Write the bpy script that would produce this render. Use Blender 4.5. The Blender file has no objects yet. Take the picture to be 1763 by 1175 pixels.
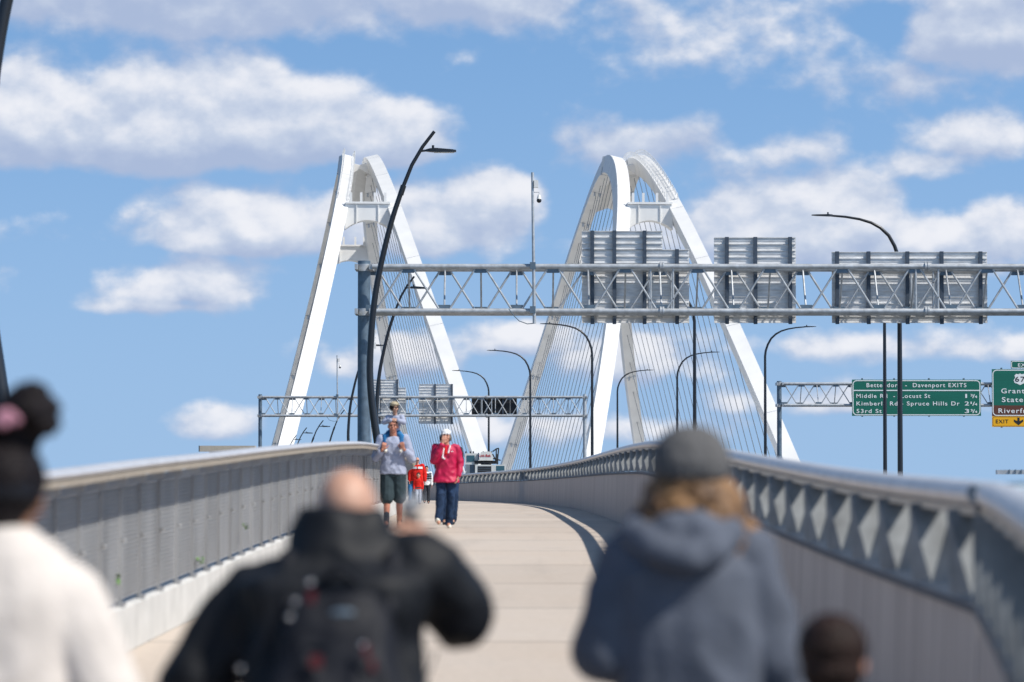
import bpy, bmesh, math, random
import numpy as np
from mathutils import Vector, Matrix, noise as mn
R = math.radians
random.seed(7)
sc = bpy.context.scene
C = sc.collection
# ------------------------------------------------------------------ camera (eye height is z = 0; x right, y away)
F, CX, HY = 6000.0, 881.5, 832.0
cam_d = bpy.data.cameras.new("camera"); cam = bpy.data.objects.new("camera", cam_d); C.objects.link(cam)
cam_d.sensor_width = 36.0; cam_d.lens = F / 1763 * 36
cam.location = (0, 0, 0); cam.rotation_euler = (R(90) + math.atan((HY - 587.5) / F), 0, 0)
cam_d.clip_start = 0.3; cam_d.clip_end = 30000
cam_d.dof.use_dof = True; cam_d.dof.focus_distance = 150; cam_d.dof.aperture_fstop = 3.0
sc.camera = cam
sc.view_settings.view_transform = 'Standard'; sc.view_settings.look = 'None'
sc.view_settings.gamma = 1; sc.view_settings.exposure = 0.0
# ------------------------------------------------------------------ sun
SUN_EL, SUN_AZ = R(50), R(118)          # azimuth clockwise from the view direction
sd = bpy.data.lights.new("sun", 'SUN'); sd.energy = 5.0; sd.angle = R(0.55); sd.color = (1.0, 0.955, 0.88)
so = bpy.data.objects.new("sun", sd); C.objects.link(so)
sv = Vector((math.sin(SUN_AZ) * math.cos(SUN_EL), math.cos(SUN_AZ) * math.cos(SUN_EL), math.sin(SUN_EL)))
so.rotation_euler = sv.to_track_quat('Z', 'Y').to_euler(); so.location = (40, -40, 80)
# ------------------------------------------------------------------ sky
world = bpy.data.worlds.new("World"); sc.world = world; world.use_nodes = True
NT = world.node_tree; NT.nodes.clear()
class E:                                   # small expression builder on math nodes
    def __init__(s, v): s.v = v
    def op(s, o, *a, clamp=False):
        n = NT.nodes.new('ShaderNodeMath'); n.operation = o; n.use_clamp = clamp
        for i, q in enumerate((s,) + a):
            q = q.v if isinstance(q, E) else q
            if isinstance(q, (int, float)): n.inputs[i].default_value = q
            else: NT.links.new(q, n.inputs[i])
        return E(n.outputs[0])
    def __add__(s, b): return s.op('ADD', b)
    def __sub__(s, b): return s.op('SUBTRACT', b)
    def __mul__(s, b): return s.op('MULTIPLY', b)
    def __truediv__(s, b): return s.op('DIVIDE', b)
def sstep(e, a, b):
    n = NT.nodes.new('ShaderNodeMapRange'); n.interpolation_type = 'SMOOTHSTEP'
    NT.links.new(e.v, n.inputs[0]); n.inputs[1].default_value = a; n.inputs[2].default_value = b
    return E(n.outputs[0])
tc = NT.nodes.new('ShaderNodeTexCoord')
sep = NT.nodes.new('ShaderNodeSeparateXYZ'); NT.links.new(tc.outputs['Generated'], sep.inputs[0])
X, Y, Z = (E(sep.outputs[i]) for i in range(3))
az = X.op('ARCTAN2', Y) * 60.0             # hundredths of a "pixel unit": 1 unit = 1/60 rad
el = Z.op('ARCSINE') * 60.0
def comb(x, y, z=0.0):
    n = NT.nodes.new('ShaderNodeCombineXYZ')
    for i, q in enumerate((x, y, z)):
        if isinstance(q, E): NT.links.new(q.v, n.inputs[i])
        else: n.inputs[i].default_value = q
    return n.outputs[0]
# clouds: centre x, centre y, half width, height up, height down, thickness (100 units = one photo pixel per 1/6000 rad)
CL = [(330, 245, 425, 172, 66, 1.1), (40, 235, 300, 155, 68, 1.05), (640, 245, 160, 92, 55, .9),
      (440, 405, 235, 105, 45, .95), (600, 385, 150, 70, 60, .8), (835, 355, 115, 78, 90, .95), (740, 400, 160, 110, 50, .75),
      (335, 500, 180, 72, 46, .55), (300, 530, 170, 25, 14, .4), (5, 470, 110, 42, 30, .16),
      (330, -20, 600, 200, 98, .85), (800, -10, 330, 100, 75, .65), (1230, 40, 330, 120, 85, .22),
      (1720, 70, 200, 130, 75, .95), (1540, 150, 170, 55, 50, .26), (1690, 0, 170, 60, 60, .6),
      (1090, 250, 190, 60, 50, .34), (1380, 255, 100, 65, 55, .34), (1660, 240, 110, 52, 42, .45), (1590, 285, 100, 26, 24, .26),
      (1420, 400, 150, 135, 70, 1.0), (1300, 400, 170, 80, 60, .85), (1600, 425, 210, 62, 55, .7), (1730, 410, 110, 80, 80, .7),
      (900, 590, 130, 55, 30, .6), (700, 620, 120, 60, 50, .5), (385, 735, 95, 38, 22, .55), (600, 625, 90, 40, 30, .42),
      (1450, 600, 330, 40, 25, .42), (1500, 700, 270, 36, 18, .36), (1100, 620, 180, 60, 40, .4), (1000, 740, 260, 30, 25, .35),
      (1150, 410, 140, 60, 60, .55), (1250, 300, 60, 20, 14, .05)]
def field(dx, dy):
    nz = NT.nodes.new('ShaderNodeTexNoise'); nz.inputs['Scale'].default_value = .95; nz.inputs['Detail'].default_value = 6
    nz.inputs['Roughness'].default_value = .49; NT.links.new(comb(az + dx, (el + dy) * 1.35, 3.7), nz.inputs['Vector'])
    n2 = NT.nodes.new('ShaderNodeTexNoise'); n2.inputs['Scale'].default_value = .42; n2.inputs['Detail'].default_value = 2
    NT.links.new(comb(az + dx, (el + dy) * 1.6, 9.1), n2.inputs['Vector'])
    x, y = az + dx, el + dy
    best = None
    for (cx, cy, rx, ru, rd, s) in CL:
        cx = (cx - CX) / 100; cy = (HY - cy) / 100
        ex = (x - cx) / (rx / 100.0); ey = y - cy
        up = ey.op('MAXIMUM', 0.0) / (ru / 100.0); dn = ey.op('MINIMUM', 0.0) / (rd / 100.0)
        q = ex * ex + up * up + dn * dn
        v = (E(1.0).op('SUBTRACT', q.op('SQRT'))) * s + .05
        best = v if best is None else best.op('SMOOTH_MAX', v, .12)
    return best, (E(nz.outputs[0]) - .5) * 1.0 + (E(n2.outputs[0]) - .5) * .35
B0, N0 = field(0, 0); B1, N1 = field(.12, .32)
D0 = B0 + N0
alpha = sstep(D0, -.03, .32)
def blob(cx, cy, rx, ry):
    ex = (az - (cx - CX) / 100) / (rx / 100.0); ey = (el - (HY - cy) / 100) / (ry / 100.0)
    return E(1.0).op('SUBTRACT', (ex * ex + ey * ey).op('SQRT'), clamp=True)
grey = blob(450, 10, 900, 130).op('MAXIMUM', blob(1700, 110, 330, 150)).op('MAXIMUM', blob(420, 285, 620, 70) * .9).op('MAXIMUM', blob(1150, 240, 480, 130) * .9)
lit = sstep((B0 - B1) * .55 + (N0 - N1) * 1.15 + sstep(D0, -.05, .45) * .10 - grey * .32, -.36, .52)
crn = NT.nodes.new('ShaderNodeValToRGB'); el_ = crn.color_ramp.elements
el_[0].position = 0; el_[0].color = (.41, .50, .70, 1); el_[1].position = 1; el_[1].color = (.88, .89, .94, 1); e_ = el_.new(.5); e_.color = (.59, .66, .80, 1)
NT.links.new(lit.v, crn.inputs[0])
sky = NT.nodes.new('ShaderNodeTexSky'); sky.sky_type = 'NISHITA'; sky.sun_disc = False
sky.sun_elevation = SUN_EL; sky.sun_rotation = SUN_AZ; sky.air_density = 1.0; sky.dust_density = .6; sky.ozone_density = 2.0
zz = Z.op('MAXIMUM', 0.0) * 1.1 + .30
dim = E(1.0).op('SUBTRACT', sstep(Z, .15, .75) * .5)
NT.links.new(comb(X, Y, zz), sky.inputs[0])
tint = NT.nodes.new('ShaderNodeMix'); tint.data_type = 'RGBA'; tint.blend_type = 'MULTIPLY'; tint.inputs[0].default_value = 1
NT.links.new(sky.outputs[0], tint.inputs[6]); tint.inputs[7].default_value = (1.74, 2.05, 2.08, 1)
# haze towards the horizon
hz = sstep(el, 9.0, -1.0)
SKS = .10
hm = NT.nodes.new('ShaderNodeMix'); hm.data_type = 'RGBA'; NT.links.new((hz * .75).v, hm.inputs[0])
NT.links.new(tint.outputs[2], hm.inputs[6]); hm.inputs[7].default_value = (.365 / SKS, .525 / SKS, .745 / SKS, 1)
hs = NT.nodes.new('ShaderNodeVectorMath'); hs.operation = 'SCALE'; NT.links.new(hm.outputs[2], hs.inputs[0]); NT.links.new(dim.v, hs.inputs[3])
cs = NT.nodes.new('ShaderNodeVectorMath'); cs.operation = 'SCALE'; cs.inputs[3].default_value = 1 / SKS
NT.links.new(crn.outputs[0], cs.inputs[0])
mx = NT.nodes.new('ShaderNodeMix'); mx.data_type = 'RGBA'
NT.links.new((alpha * .97).v, mx.inputs[0]); NT.links.new(hs.outputs[0], mx.inputs[6]); NT.links.new(cs.outputs[0], mx.inputs[7])
bg = NT.nodes.new('ShaderNodeBackground'); bg.inputs[1].default_value = SKS
NT.links.new(mx.outputs[2], bg.inputs[0])
wo = NT.nodes.new('ShaderNodeOutputWorld'); NT.links.new(bg.outputs[0], wo.inputs[0])
world.cycles.sampling_method = 'MANUAL'; world.cycles.sample_map_resolution = 512
# ------------------------------------------------------------------ materials
def mat(name, col, rough=.6, metal=0, var=.0, scale=6., bump=0., bscale=40., detail=4, coat=0, spec=.5, stretch=(1, 1, 1), col2=None):
    m = bpy.data.materials.new(name); m.use_nodes = True; t = m.node_tree; b = t.nodes['Principled BSDF']
    b.inputs['Base Color'].default_value = (*col, 1); b.inputs['Roughness'].default_value = rough; b.inputs['Metallic'].default_value = metal
    b.inputs['Specular IOR Level'].default_value = spec; b.inputs['Coat Weight'].default_value = coat
    tcn = t.nodes.new('ShaderNodeTexCoord'); mp = t.nodes.new('ShaderNodeMapping'); mp.inputs['Scale'].default_value = stretch
    t.links.new(tcn.outputs['Object'], mp.inputs[0])
    if var or col2:
        n = t.nodes.new('ShaderNodeTexNoise'); n.inputs['Scale'].default_value = scale; n.inputs['Detail'].default_value = detail
        t.links.new(mp.outputs[0], n.inputs['Vector'])
        cr_ = t.nodes.new('ShaderNodeMix'); cr_.data_type = 'RGBA'
        mr = t.nodes.new('ShaderNodeMapRange'); mr.inputs[1].default_value = .3; mr.inputs[2].default_value = .7
        t.links.new(n.outputs[0], mr.inputs[0]); t.links.new(mr.outputs[0], cr_.inputs[0])
        a = tuple(c * (1 - var) for c in col) if not col2 else col
        c2 = tuple(min(1, c * (1 + var)) for c in col) if not col2 else col2
        cr_.inputs[6].default_value = (*a, 1); cr_.inputs[7].default_value = (*c2, 1)
        t.links.new(cr_.outputs[2], b.inputs['Base Color'])
    if bump:
        n = t.nodes.new('ShaderNodeTexNoise'); n.inputs['Scale'].default_value = bscale; n.inputs['Detail'].default_value = 3
        t.links.new(mp.outputs[0], n.inputs['Vector'])
        bp = t.nodes.new('ShaderNodeBump'); bp.inputs['Strength'].default_value = bump; bp.inputs['Distance'].default_value = .01
        t.links.new(n.outputs[0], bp.inputs['Height']); t.links.new(bp.outputs[0], b.inputs['Normal'])
    return m
M = {}
M['white'] = mat('white_paint', (.76, .752, .735), .5, var=.06, scale=.3, detail=7, stretch=(1, 1, .4))
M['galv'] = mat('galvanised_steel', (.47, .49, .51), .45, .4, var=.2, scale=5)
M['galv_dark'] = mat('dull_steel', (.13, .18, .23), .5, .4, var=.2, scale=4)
M['alu'] = mat('sign_aluminium', (.72, .715, .71), .55, .05, var=.16, scale=2.5, stretch=(1, 1, 4))
M['alu_dark'] = mat('sign_beam', (.07, .09, .12), .5, .4, var=.2)
M['black'] = mat('black_paint', (.012, .013, .017), .35, .0, coat=.2)
M['cable'] = mat('cable', (.15, .16, .18), .5, .2)
M['wall'] = mat('barrier_concrete', (.34, .30, .285), .85, var=.18, scale=7, stretch=(1, 1, .06), bump=.6, bscale=14, col2=(.50, .46, .43))
M['kerb'] = mat('kerb_concrete', (.56, .55, .53), .8, var=.1, scale=3, bump=.3)
M['rail'] = mat('rail_steel', (.56, .56, .58), .42, .2, var=.16, scale=9)
M['fold'] = mat('folded_picket_steel', (.18, .19, .195), .55, .0, var=.3, scale=6)
M['mesh'] = mat('mesh_steel', (.295, .295, .30), .55, .1, var=.22, scale=2.2, stretch=(1, 1, .25))
M['beige'] = mat('underside_channel', (.50, .44, .36), .6, .1, var=.1)
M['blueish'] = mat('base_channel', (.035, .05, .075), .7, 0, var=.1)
M['green'] = mat('sign_green', (.0, .125, .085), .5, var=.08, scale=1, stretch=(.3, 1, 6))
M['brown'] = mat('sign_brown', (.11, .035, .02), .5)
M['yellow'] = mat('sign_yellow', (.85, .42, .0), .5)
M['signwhite'] = mat('sign_white', (.78, .80, .80), .5)
M['signblack'] = mat('sign_black', (.015, .015, .015), .5)
M['glass'] = mat('window_glass', (.03, .10, .13), .08, 0, spec=.8)
M['cranewhite'] = mat('crane_paint', (.66, .66, .63), .4, var=.06, scale=2)
M['dark'] = mat('dark_machinery', (.025, .025, .028), .6, var=.3)
M['red'] = mat('red_letters', (.45, .02, .03), .5)
M['asphalt'] = mat('asphalt', (.16, .16, .155), .9, var=.15, scale=.6)
M['water'] = mat('river_water', (.10, .085, .06), .35, 0, bump=.6, bscale=.4, spec=.3)
M['land'] = mat('river_bank', (.09, .10, .05), .9, var=.3, scale=.05)
M['foliage'] = mat('foliage', (.05, .09, .03), .8, var=.4, scale=.05)
M['weed'] = mat('weed_leaf', (.14, .30, .05), .6, var=.2, scale=30)
def skin(n, c): return mat(n, c, .5, var=.08, scale=25, bump=.1, bscale=120)
M['skin_a'] = skin('skin_fair', (.56, .27, .18)); M['skin_b'] = skin('skin_brown', (.30, .15, .09)); M['skin_c'] = skin('skin_pale', (.52, .29, .20))
M['skin_red'] = skin('skin_ruddy', (.46, .19, .12))
def cloth(n, c, v=.1): return mat(n, c, .85, var=v, scale=9, bump=.35, bscale=60, spec=.2)
M['c_cream'] = cloth('cream_fleece', (.64, .58, .53), .08); M['c_black'] = mat('black_shell', (.007, .008, .011), .6, var=.2, scale=9, bump=.4, bscale=25, spec=.25)
M['c_black2'] = mat('black_nylon', (.007, .008, .013), .65, var=.2, spec=.25, bump=.3); M['c_hoodie'] = cloth('grey_blue_jersey', (.10, .113, .145), .14)
M['c_beanie'] = mat('grey_knit', (.12, .117, .117), .95, var=.12, scale=30, bump=.8, bscale=90, stretch=(1, 1, .3), spec=.1)
M['c_shirt'] = cloth('pale_blue_shirt', (.36, .39, .50)); M['c_shorts'] = cloth('dark_slate_shorts', (.035, .055, .065))
M['c_jean'] = cloth('blue_denim', (.018, .038, .085), .45); M['c_jeanlight'] = cloth('bright_denim', (.03, .16, .36), .2); M['c_pale'] = cloth('pale_denim', (.45, .50, .60), .12)
M['c_magenta'] = mat('magenta_shell', (.50, .003, .06), .55, var=.1, scale=7, bump=.4, bscale=22); M['c_red'] = cloth('red_jersey', (.62, .02, .015))
M['c_white'] = cloth('white_cloth', (.78, .78, .78), .04); M['c_pink'] = cloth('pink_cloth', (.55, .26, .33)); M['c_dgrey'] = cloth('dark_sock', (.03, .035, .045))
M['h_black'] = mat('black_hair', (.007, .004, .005), .6, var=.4, scale=40, bump=1, bscale=80, spec=.2); M['h_brown'] = mat('brown_hair', (.022, .010, .007), .6, var=.5, scale=40, bump=1, bscale=80, spec=.25)
M['h_gold'] = mat('golden_brown_hair', (.09, .042, .016), .55, scale=16, bump=1, bscale=50, col2=(.36, .19, .075), detail=2)
M['h_grey'] = mat('greying_hair', (.14, .12, .10), .6, var=.3, scale=40); M['tan'] = cloth('tan_cap', (.42, .35, .24)); M['shoe'] = mat('white_shoe', (.72, .70, .62), .6, var=.1)
M['eye'] = mat('eye_dark', (.02, .015, .012), .3); M['lip'] = mat('lip', (.30, .09, .07), .5); M['fur'] = mat('grey_fur', (.24, .25, .27), .95, var=.3, scale=60, bump=1, bscale=120)
M['steelglint'] = mat('buckle', (.75, .75, .78), .25, .9); M['c_dkred'] = cloth('dark_red_trim', (.10, .012, .018))
# path concrete with cast joints
pm = bpy.data.materials.new('path_concrete'); pm.use_nodes = True
def path_mat(m):
    global NT
    keep = NT; NT = m.node_tree; t = NT; b = t.nodes['Principled BSDF']; b.inputs['Roughness'].default_value = .85
    g = t.nodes.new('ShaderNodeTexCoord'); s = t.nodes.new('ShaderNodeSeparateXYZ'); t.links.new(g.outputs['Object'], s.inputs[0])
    y = E(s.outputs[1]); yy = (y + 1.1) / 4.6
    fr = yy.op('FRACT'); line = (fr.op('LESS_THAN', .014))
    slab = yy.op('FLOOR'); wn = t.nodes.new('ShaderNodeTexWhiteNoise'); wn.noise_dimensions = '1D'; t.links.new(slab.v, wn.inputs['W'])
    n1 = t.nodes.new('ShaderNodeTexNoise'); n1.inputs['Scale'].default_value = .55; n1.inputs['Detail'].default_value = 7; n1.inputs['Roughness'].default_value = .65
    mp = t.nodes.new('ShaderNodeMapping'); mp.inputs['Scale'].default_value = (1, .8, 1); t.links.new(g.outputs['Object'], mp.inputs[0]); t.links.new(mp.outputs[0], n1.inputs['Vector'])
    n2 = t.nodes.new('ShaderNodeTexNoise'); n2.inputs['Scale'].default_value = 18; n2.inputs['Detail'].default_value = 5; t.links.new(g.outputs['Object'], n2.inputs['Vector'])
    a = t.nodes.new('ShaderNodeMix'); a.data_type = 'RGBA'; a.inputs[6].default_value = (.51, .41, .325, 1); a.inputs[7].default_value = (.53, .465, .405, 1)
    far = sstep(y, 17.5, 19.0)
    f = (E(wn.outputs[0]) * .35 + (E(n1.outputs[0]) - .5) * 1.0 + far * .45).op('MAXIMUM', 0.0).op('MINIMUM', 1.0); t.links.new(f.v, a.inputs[0])
    n3 = t.nodes.new('ShaderNodeTexNoise'); n3.inputs['Scale'].default_value = 2.2; n3.inputs['Detail'].default_value = 4; mp3 = t.nodes.new('ShaderNodeMapping'); mp3.inputs['Scale'].default_value = (1, .07, 1); t.links.new(g.outputs['Object'], mp3.inputs[0]); t.links.new(mp3.outputs[0], n3.inputs['Vector'])
    wn2 = t.nodes.new('ShaderNodeTexWhiteNoise'); wn2.noise_dimensions = '1D'; t.links.new((slab + .37).v, wn2.inputs['W'])
    st_ = sstep(E(n3.outputs[0]), .5, .75) * .10 + E(wn2.outputs[0]) * .16 - .07 + sstep(E(n1.outputs[0]), .60, .74) * .16
    br = (E(n2.outputs[0]) * .32 + .84 - st_) * (E(1.0) .op('SUBTRACT', line * .62))
    sc_ = t.nodes.new('ShaderNodeVectorMath'); sc_.operation = 'SCALE'; t.links.new(a.outputs[2], sc_.inputs[0]); t.links.new(br.v, sc_.inputs[3])
    t.links.new(sc_.outputs[0], b.inputs['Base Color'])
    bp = t.nodes.new('ShaderNodeBump'); bp.inputs['Strength'].default_value = .3; bp.inputs['Distance'].default_value = .01; t.links.new(n2.outputs[0], bp.inputs['Height']); t.links.new(bp.outputs[0], b.inputs['Normal'])
    NT = keep
path_mat(pm); M['path'] = pm
# ------------------------------------------------------------------ helpers
def tag(o, label=None, cat=None, group=None, kind=None):
    if label: o['label'] = label
    if cat: o['category'] = cat
    if group: o['group'] = group
    if kind: o['kind'] = kind
    return o
def empty(name, loc, label=None, cat=None, group=None):
    o = bpy.data.objects.new(name, None); C.objects.link(o); o.location = loc; o.empty_display_size = .3
    return tag(o, label, cat, group)
TS = bpy.data.scenes.new('scratch')          # meshes are remeshed here, away from the big scene
def bake(t):
    TS.collection.objects.link(t)
    with bpy.context.temp_override(scene=TS, view_layer=TS.view_layers[0]):
        dg = bpy.context.evaluated_depsgraph_get(); dg.update(); m = bpy.data.meshes.new_from_object(t.evaluated_get(dg))
    bpy.data.objects.remove(t)
    return m
class MB:
    """collects shapes in world coordinates"""
    def __init__(s): s.v = []; s.f = []
    def add(s, vs, fs):
        k = len(s.v); s.v += [tuple(v) for v in vs]; s.f += [tuple(i + k for i in f) for f in fs]; return s
    def box(s, a, b):
        x0, y0, z0 = a; x1, y1, z1 = b
        s.add([(x0, y0, z0), (x1, y0, z0), (x1, y1, z0), (x0, y1, z0), (x0, y0, z1), (x1, y0, z1), (x1, y1, z1), (x0, y1, z1)],
              [(0, 3, 2, 1), (4, 5, 6, 7), (0, 1, 5, 4), (1, 2, 6, 5), (2, 3, 7, 6), (3, 0, 4, 7)])
        return s
    def tube(s, pts, rad, n=10, cap=True, flat=None):
        pts = [Vector(p) for p in pts]; m = len(pts)
        rad = [rad] * m if isinstance(rad, (int, float)) else list(rad)
        d0 = (pts[1] - pts[0]).normalized()
        up = Vector((0, 0, 1)) if abs(d0.z) < .9 else Vector((1, 0, 0))
        side = d0.cross(up).normalized(); vs = []
        for i, p in enumerate(pts):
            d = (pts[min(i + 1, m - 1)] - pts[max(i - 1, 0)]).normalized()
            side = (side - d * side.dot(d)).normalized(); w = side.cross(d)
            for k in range(n):
                a = 2 * math.pi * (k + .5) / n
                q = side * math.cos(a) + w * math.sin(a) * (flat or 1)
                vs.append(p + q * rad[i])
        fs = [(i * n + k, (i + 1) * n + k, (i + 1) * n + (k + 1) % n, i * n + (k + 1) % n) for i in range(m - 1) for k in range(n)]
        if cap: fs += [tuple(range(n)), tuple((m - 1) * n + k for k in reversed(range(n)))]
        s.add(vs, fs); return s
    def sweep(s, rings, closed=True, cap=True):
        n = len(rings[0]); vs = [p for r in rings for p in r]
        e = n if closed else n - 1
        fs = [(i * n + k, (i + 1) * n + k, (i + 1) * n + (k + 1) % n, i * n + (k + 1) % n) for i in range(len(rings) - 1) for k in range(e)]
        if cap and closed: fs += [tuple(reversed(range(n))), tuple((len(rings) - 1) * n + k for k in range(n))]
        s.add(vs, fs); return s
    def prism(s, poly, y0, y1):            # polygon in x,z extruded along y
        n = len(poly); s.add([(x, y0, z) for x, z in poly] + [(x, y1, z) for x, z in poly],
              [tuple(range(n)), tuple(reversed(range(n, 2 * n)))] + [(i, n + i, n + (i + 1) % n, (i + 1) % n) for i in range(n)]); return s
    def sphere(s, c, r, nu=12, nv=8):
        r = (r, r, r) if isinstance(r, (int, float)) else r; vs = [(c[0], c[1], c[2] - r[2])]
        for j in range(1, nv):
            t = math.pi * j / nv
            for i in range(nu):
                a = 2 * math.pi * i / nu; vs.append((c[0] + r[0] * math.sin(t) * math.cos(a), c[1] + r[1] * math.sin(t) * math.sin(a), c[2] - r[2] * math.cos(t)))
        vs.append((c[0], c[1], c[2] + r[2])); L = len(vs) - 1
        fs = [(0, 1 + (i + 1) % nu, 1 + i) for i in range(nu)] + [(L, L - nu + i, L - nu + (i + 1) % nu) for i in range(nu)]
        for j in range(nv - 2):
            for i in range(nu):
                a = 1 + j * nu; fs.append((a + i, a + (i + 1) % nu, a + nu + (i + 1) % nu, a + nu + i))
        s.add(vs, fs); return s
    def build(s, name, m, parent=None, smooth=False, rot=None):
        off = Vector((0, 0, 0))
        if parent is not None: off = parent.matrix_world.translation if False else Vector(WL(parent))
        me = bpy.data.meshes.new(name); me.from_pydata([Vector(v) - off for v in s.v], [], s.f); me.update()
        bm = bmesh.new(); bm.from_mesh(me); bmesh.ops.recalc_face_normals(bm, faces=bm.faces); bm.to_mesh(me); bm.free()
        if m: me.materials.append(m)
        if smooth:
            for p in me.polygons: p.use_smooth = True
            try: me.set_sharp_from_angle(angle=R(45))
            except Exception: pass
        o = bpy.data.objects.new(name, me); C.objects.link(o); o.parent = parent
        return o
def WL(o):
    v = Vector((0, 0, 0))
    while o is not None: v = v + o.location; o = o.parent
    return v
def px(x, y, d): return Vector(((x - CX) * d / F, d, (HY - y) * d / F))
def copy_tree(o, parent=None):
    c = o.copy(); C.objects.link(c); c.parent = parent
    for ch in list(o.children): copy_tree(ch, c)
    return c
def text(s, size, loc, m, parent, name='lettering', align='LEFT', wide=1.0, off=.012, ext=.004, track=1.0):
    cu = bpy.data.curves.new('t', 'FONT'); cu.body = s; cu.size = size; cu.align_x = align; cu.offset = off * size / .3 * .3; cu.extrude = ext; cu.space_character = track; cu.resolution_u = 4
    me = bake(bpy.data.objects.new('t', cu)); bpy.data.curves.remove(cu)
    off_ = WL(parent)
    for v in me.vertices: x, y, z = v.co; v.co = (x * wide + loc[0] - off_.x, -z + loc[1] - off_.y, y + loc[2] - off_.z)
    me.materials.clear(); me.materials.append(m); me.name = name
    ob = bpy.data.objects.new(name, me); C.objects.link(ob); ob.parent = parent
    return ob
def curve(pts):
    xs = np.array([p[0] for p in pts]); ys = np.array([p[1] for p in pts])
    sl = np.gradient(ys, xs)
    def f(x):
        i = int(np.clip(np.searchsorted(xs, x) - 1, 0, len(xs) - 2)); h = xs[i + 1] - xs[i]; t = min(max((x - xs[i]) / h, -.5), 1.5)
        return float((2*t**3-3*t*t+1)*ys[i] + (t**3-2*t*t+t)*h*sl[i] + (-2*t**3+3*t*t)*ys[i+1] + (t**3-t*t)*h*sl[i+1])
    return f
wallX = curve([(13.7, 1.80), (17.6, 1.815), (25.7, 1.79), (35, 1.87), (52.6, 2.0), (68, 1.97), (85, 1.92), (105, 1.72), (125, 1.22), (141, .58), (165, -1.0), (189, -3.0), (214, -5.2), (254, -8.8), (320, -15.0)])
wallNear = curve([(3, .62), (6, .93), (8, 1.17), (10, 1.40), (12, 1.62), (13.7, 1.80)])
leftX = curve([(3, -2.9), (12, -2.85), (21, -2.8), (25.4, -2.78), (29.6, -2.69), (35, -2.62), (45, -2.46), (61, -2.46), (70, -2.56), (92, -2.86), (120, -3.6), (141, -4.6), (165, -6.1), (189, -8.0), (214, -10.1), (254, -13.6), (320, -20)])
gz = curve([(0, -1.60), (8.5, -1.48), (13.7, -1.415), (17.6, -1.37), (25.7, -1.22), (35, -1.04), (45, -.87), (52.6, -.78), (60, -.745), (68, -.735), (105, -.75), (141, -.82), (189, -.95), (250, -1.3), (320, -2.0)])
def stations(a, b, k=1.035, mn_=.5):
    r = [a]
    while r[-1] < b: r.append(min(b, r[-1] + max(mn_, r[-1] * (k - 1))))
    return r
def nrm(fx, d): t = Vector((fx(d + .1) - fx(d - .1), .2, 0)).normalized(); return Vector((t.y, -t.x, 0))   # to the right
# ------------------------------------------------------------------ setting
MB().add([(-15000, -200, -22), (15000, -200, -22), (15000, 20000, -22), (-15000, 20000, -22)], [(0, 1, 2, 3)]).build('water', M['water']).__setitem__('kind', 'structure')
g = MB(); g.sweep([[(-400, y, -21.9), (400, y, -21.9), (300, y, z), (-300, y, z)] for y, z in ((-150, -9), (60, -9), (110, -12), (150, -21.8))])
tag(g.build('ground', M['land']), kind='structure')
g = MB()
for i in range(60):
    x = -4500 + i * 155; g.sphere((x, 3200 + random.uniform(-60, 60), -22), (130, 60, random.uniform(9, 15)), 10, 6)
tag(g.build('far_wooded_bank', M['foliage']), kind='stuff')
st = stations(2, 320)
def wx(d): return wallNear(d) if d < 13.7 else wallX(d)
g = MB(); g.sweep([[(leftX(d) - .35, d, gz(d)), (wx(d) + .25, d, gz(d)), (wx(d) + .25, d, gz(d) - .6), (leftX(d) - .35, d, gz(d) - .6)] for d in st])
tag(g.build('path', M['path']), kind='structure')
rowL = curve([(0, 19), (60, 18.5), (149, 17.2), (200, 11.4), (250, 6.6), (300, 2.4), (355, -1.5), (430, -4), (505, -4.5), (760, -24)])
rowR = curve([(0, 26), (60, 25), (149, 23.4), (200, 20.6), (255, 17.7), (306, 13.7), (355, 9.9), (430, 10), (505, 11), (760, -2)])
hz_ = curve([(0, -1.3), (100, -1.25), (214, -1.8), (320, -2.0), (505, -2.2), (760, -2.2)])
def leftRoadL(d): return wx(d) + .45 if d < 254 else curve([(254, -8.4), (320, -15), (430, -27), (505, -32.5), (760, -50)])(d)
st2 = stations(2, 760, 1.03, 1)
g = MB(); g.sweep([[(leftRoadL(d), d, hz_(d) - .1), (rowL(d) + .8, d, hz_(d) - .1), (rowL(d) + .8, d, hz_(d) - 1.4), (leftRoadL(d), d, hz_(d) - 1.4)] for d in st2])
tag(g.build('road', M['asphalt']), kind='structure')
g = MB(); g.sweep([[(rowR(d) - .8, d, hz_(d) - .1), (rowR(d) + 27, d, hz_(d) - .1), (rowR(d) + 27, d, hz_(d) - 1.4), (rowR(d) - .8, d, hz_(d) - 1.4)] for d in st2])
tag(g.build('road', M['asphalt']), kind='structure')
g = MB()
for d in range(6, 700, 12):
    for fx, offs in ((leftRoadL, 4.2), (leftRoadL, 8), (rowR, 4), (rowR, 8)):
        x = fx(d) + offs; g.add([(x, d, hz_(d) - .094), (x + .15, d, hz_(d) - .094), (x + .15 , d + 3, hz_(d + 3) - .094), (x, d + 3, hz_(d + 3) - .094)], [(0, 1, 2, 3)])
tag(g.build('road_markings', M['signwhite']), kind='structure')
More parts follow.
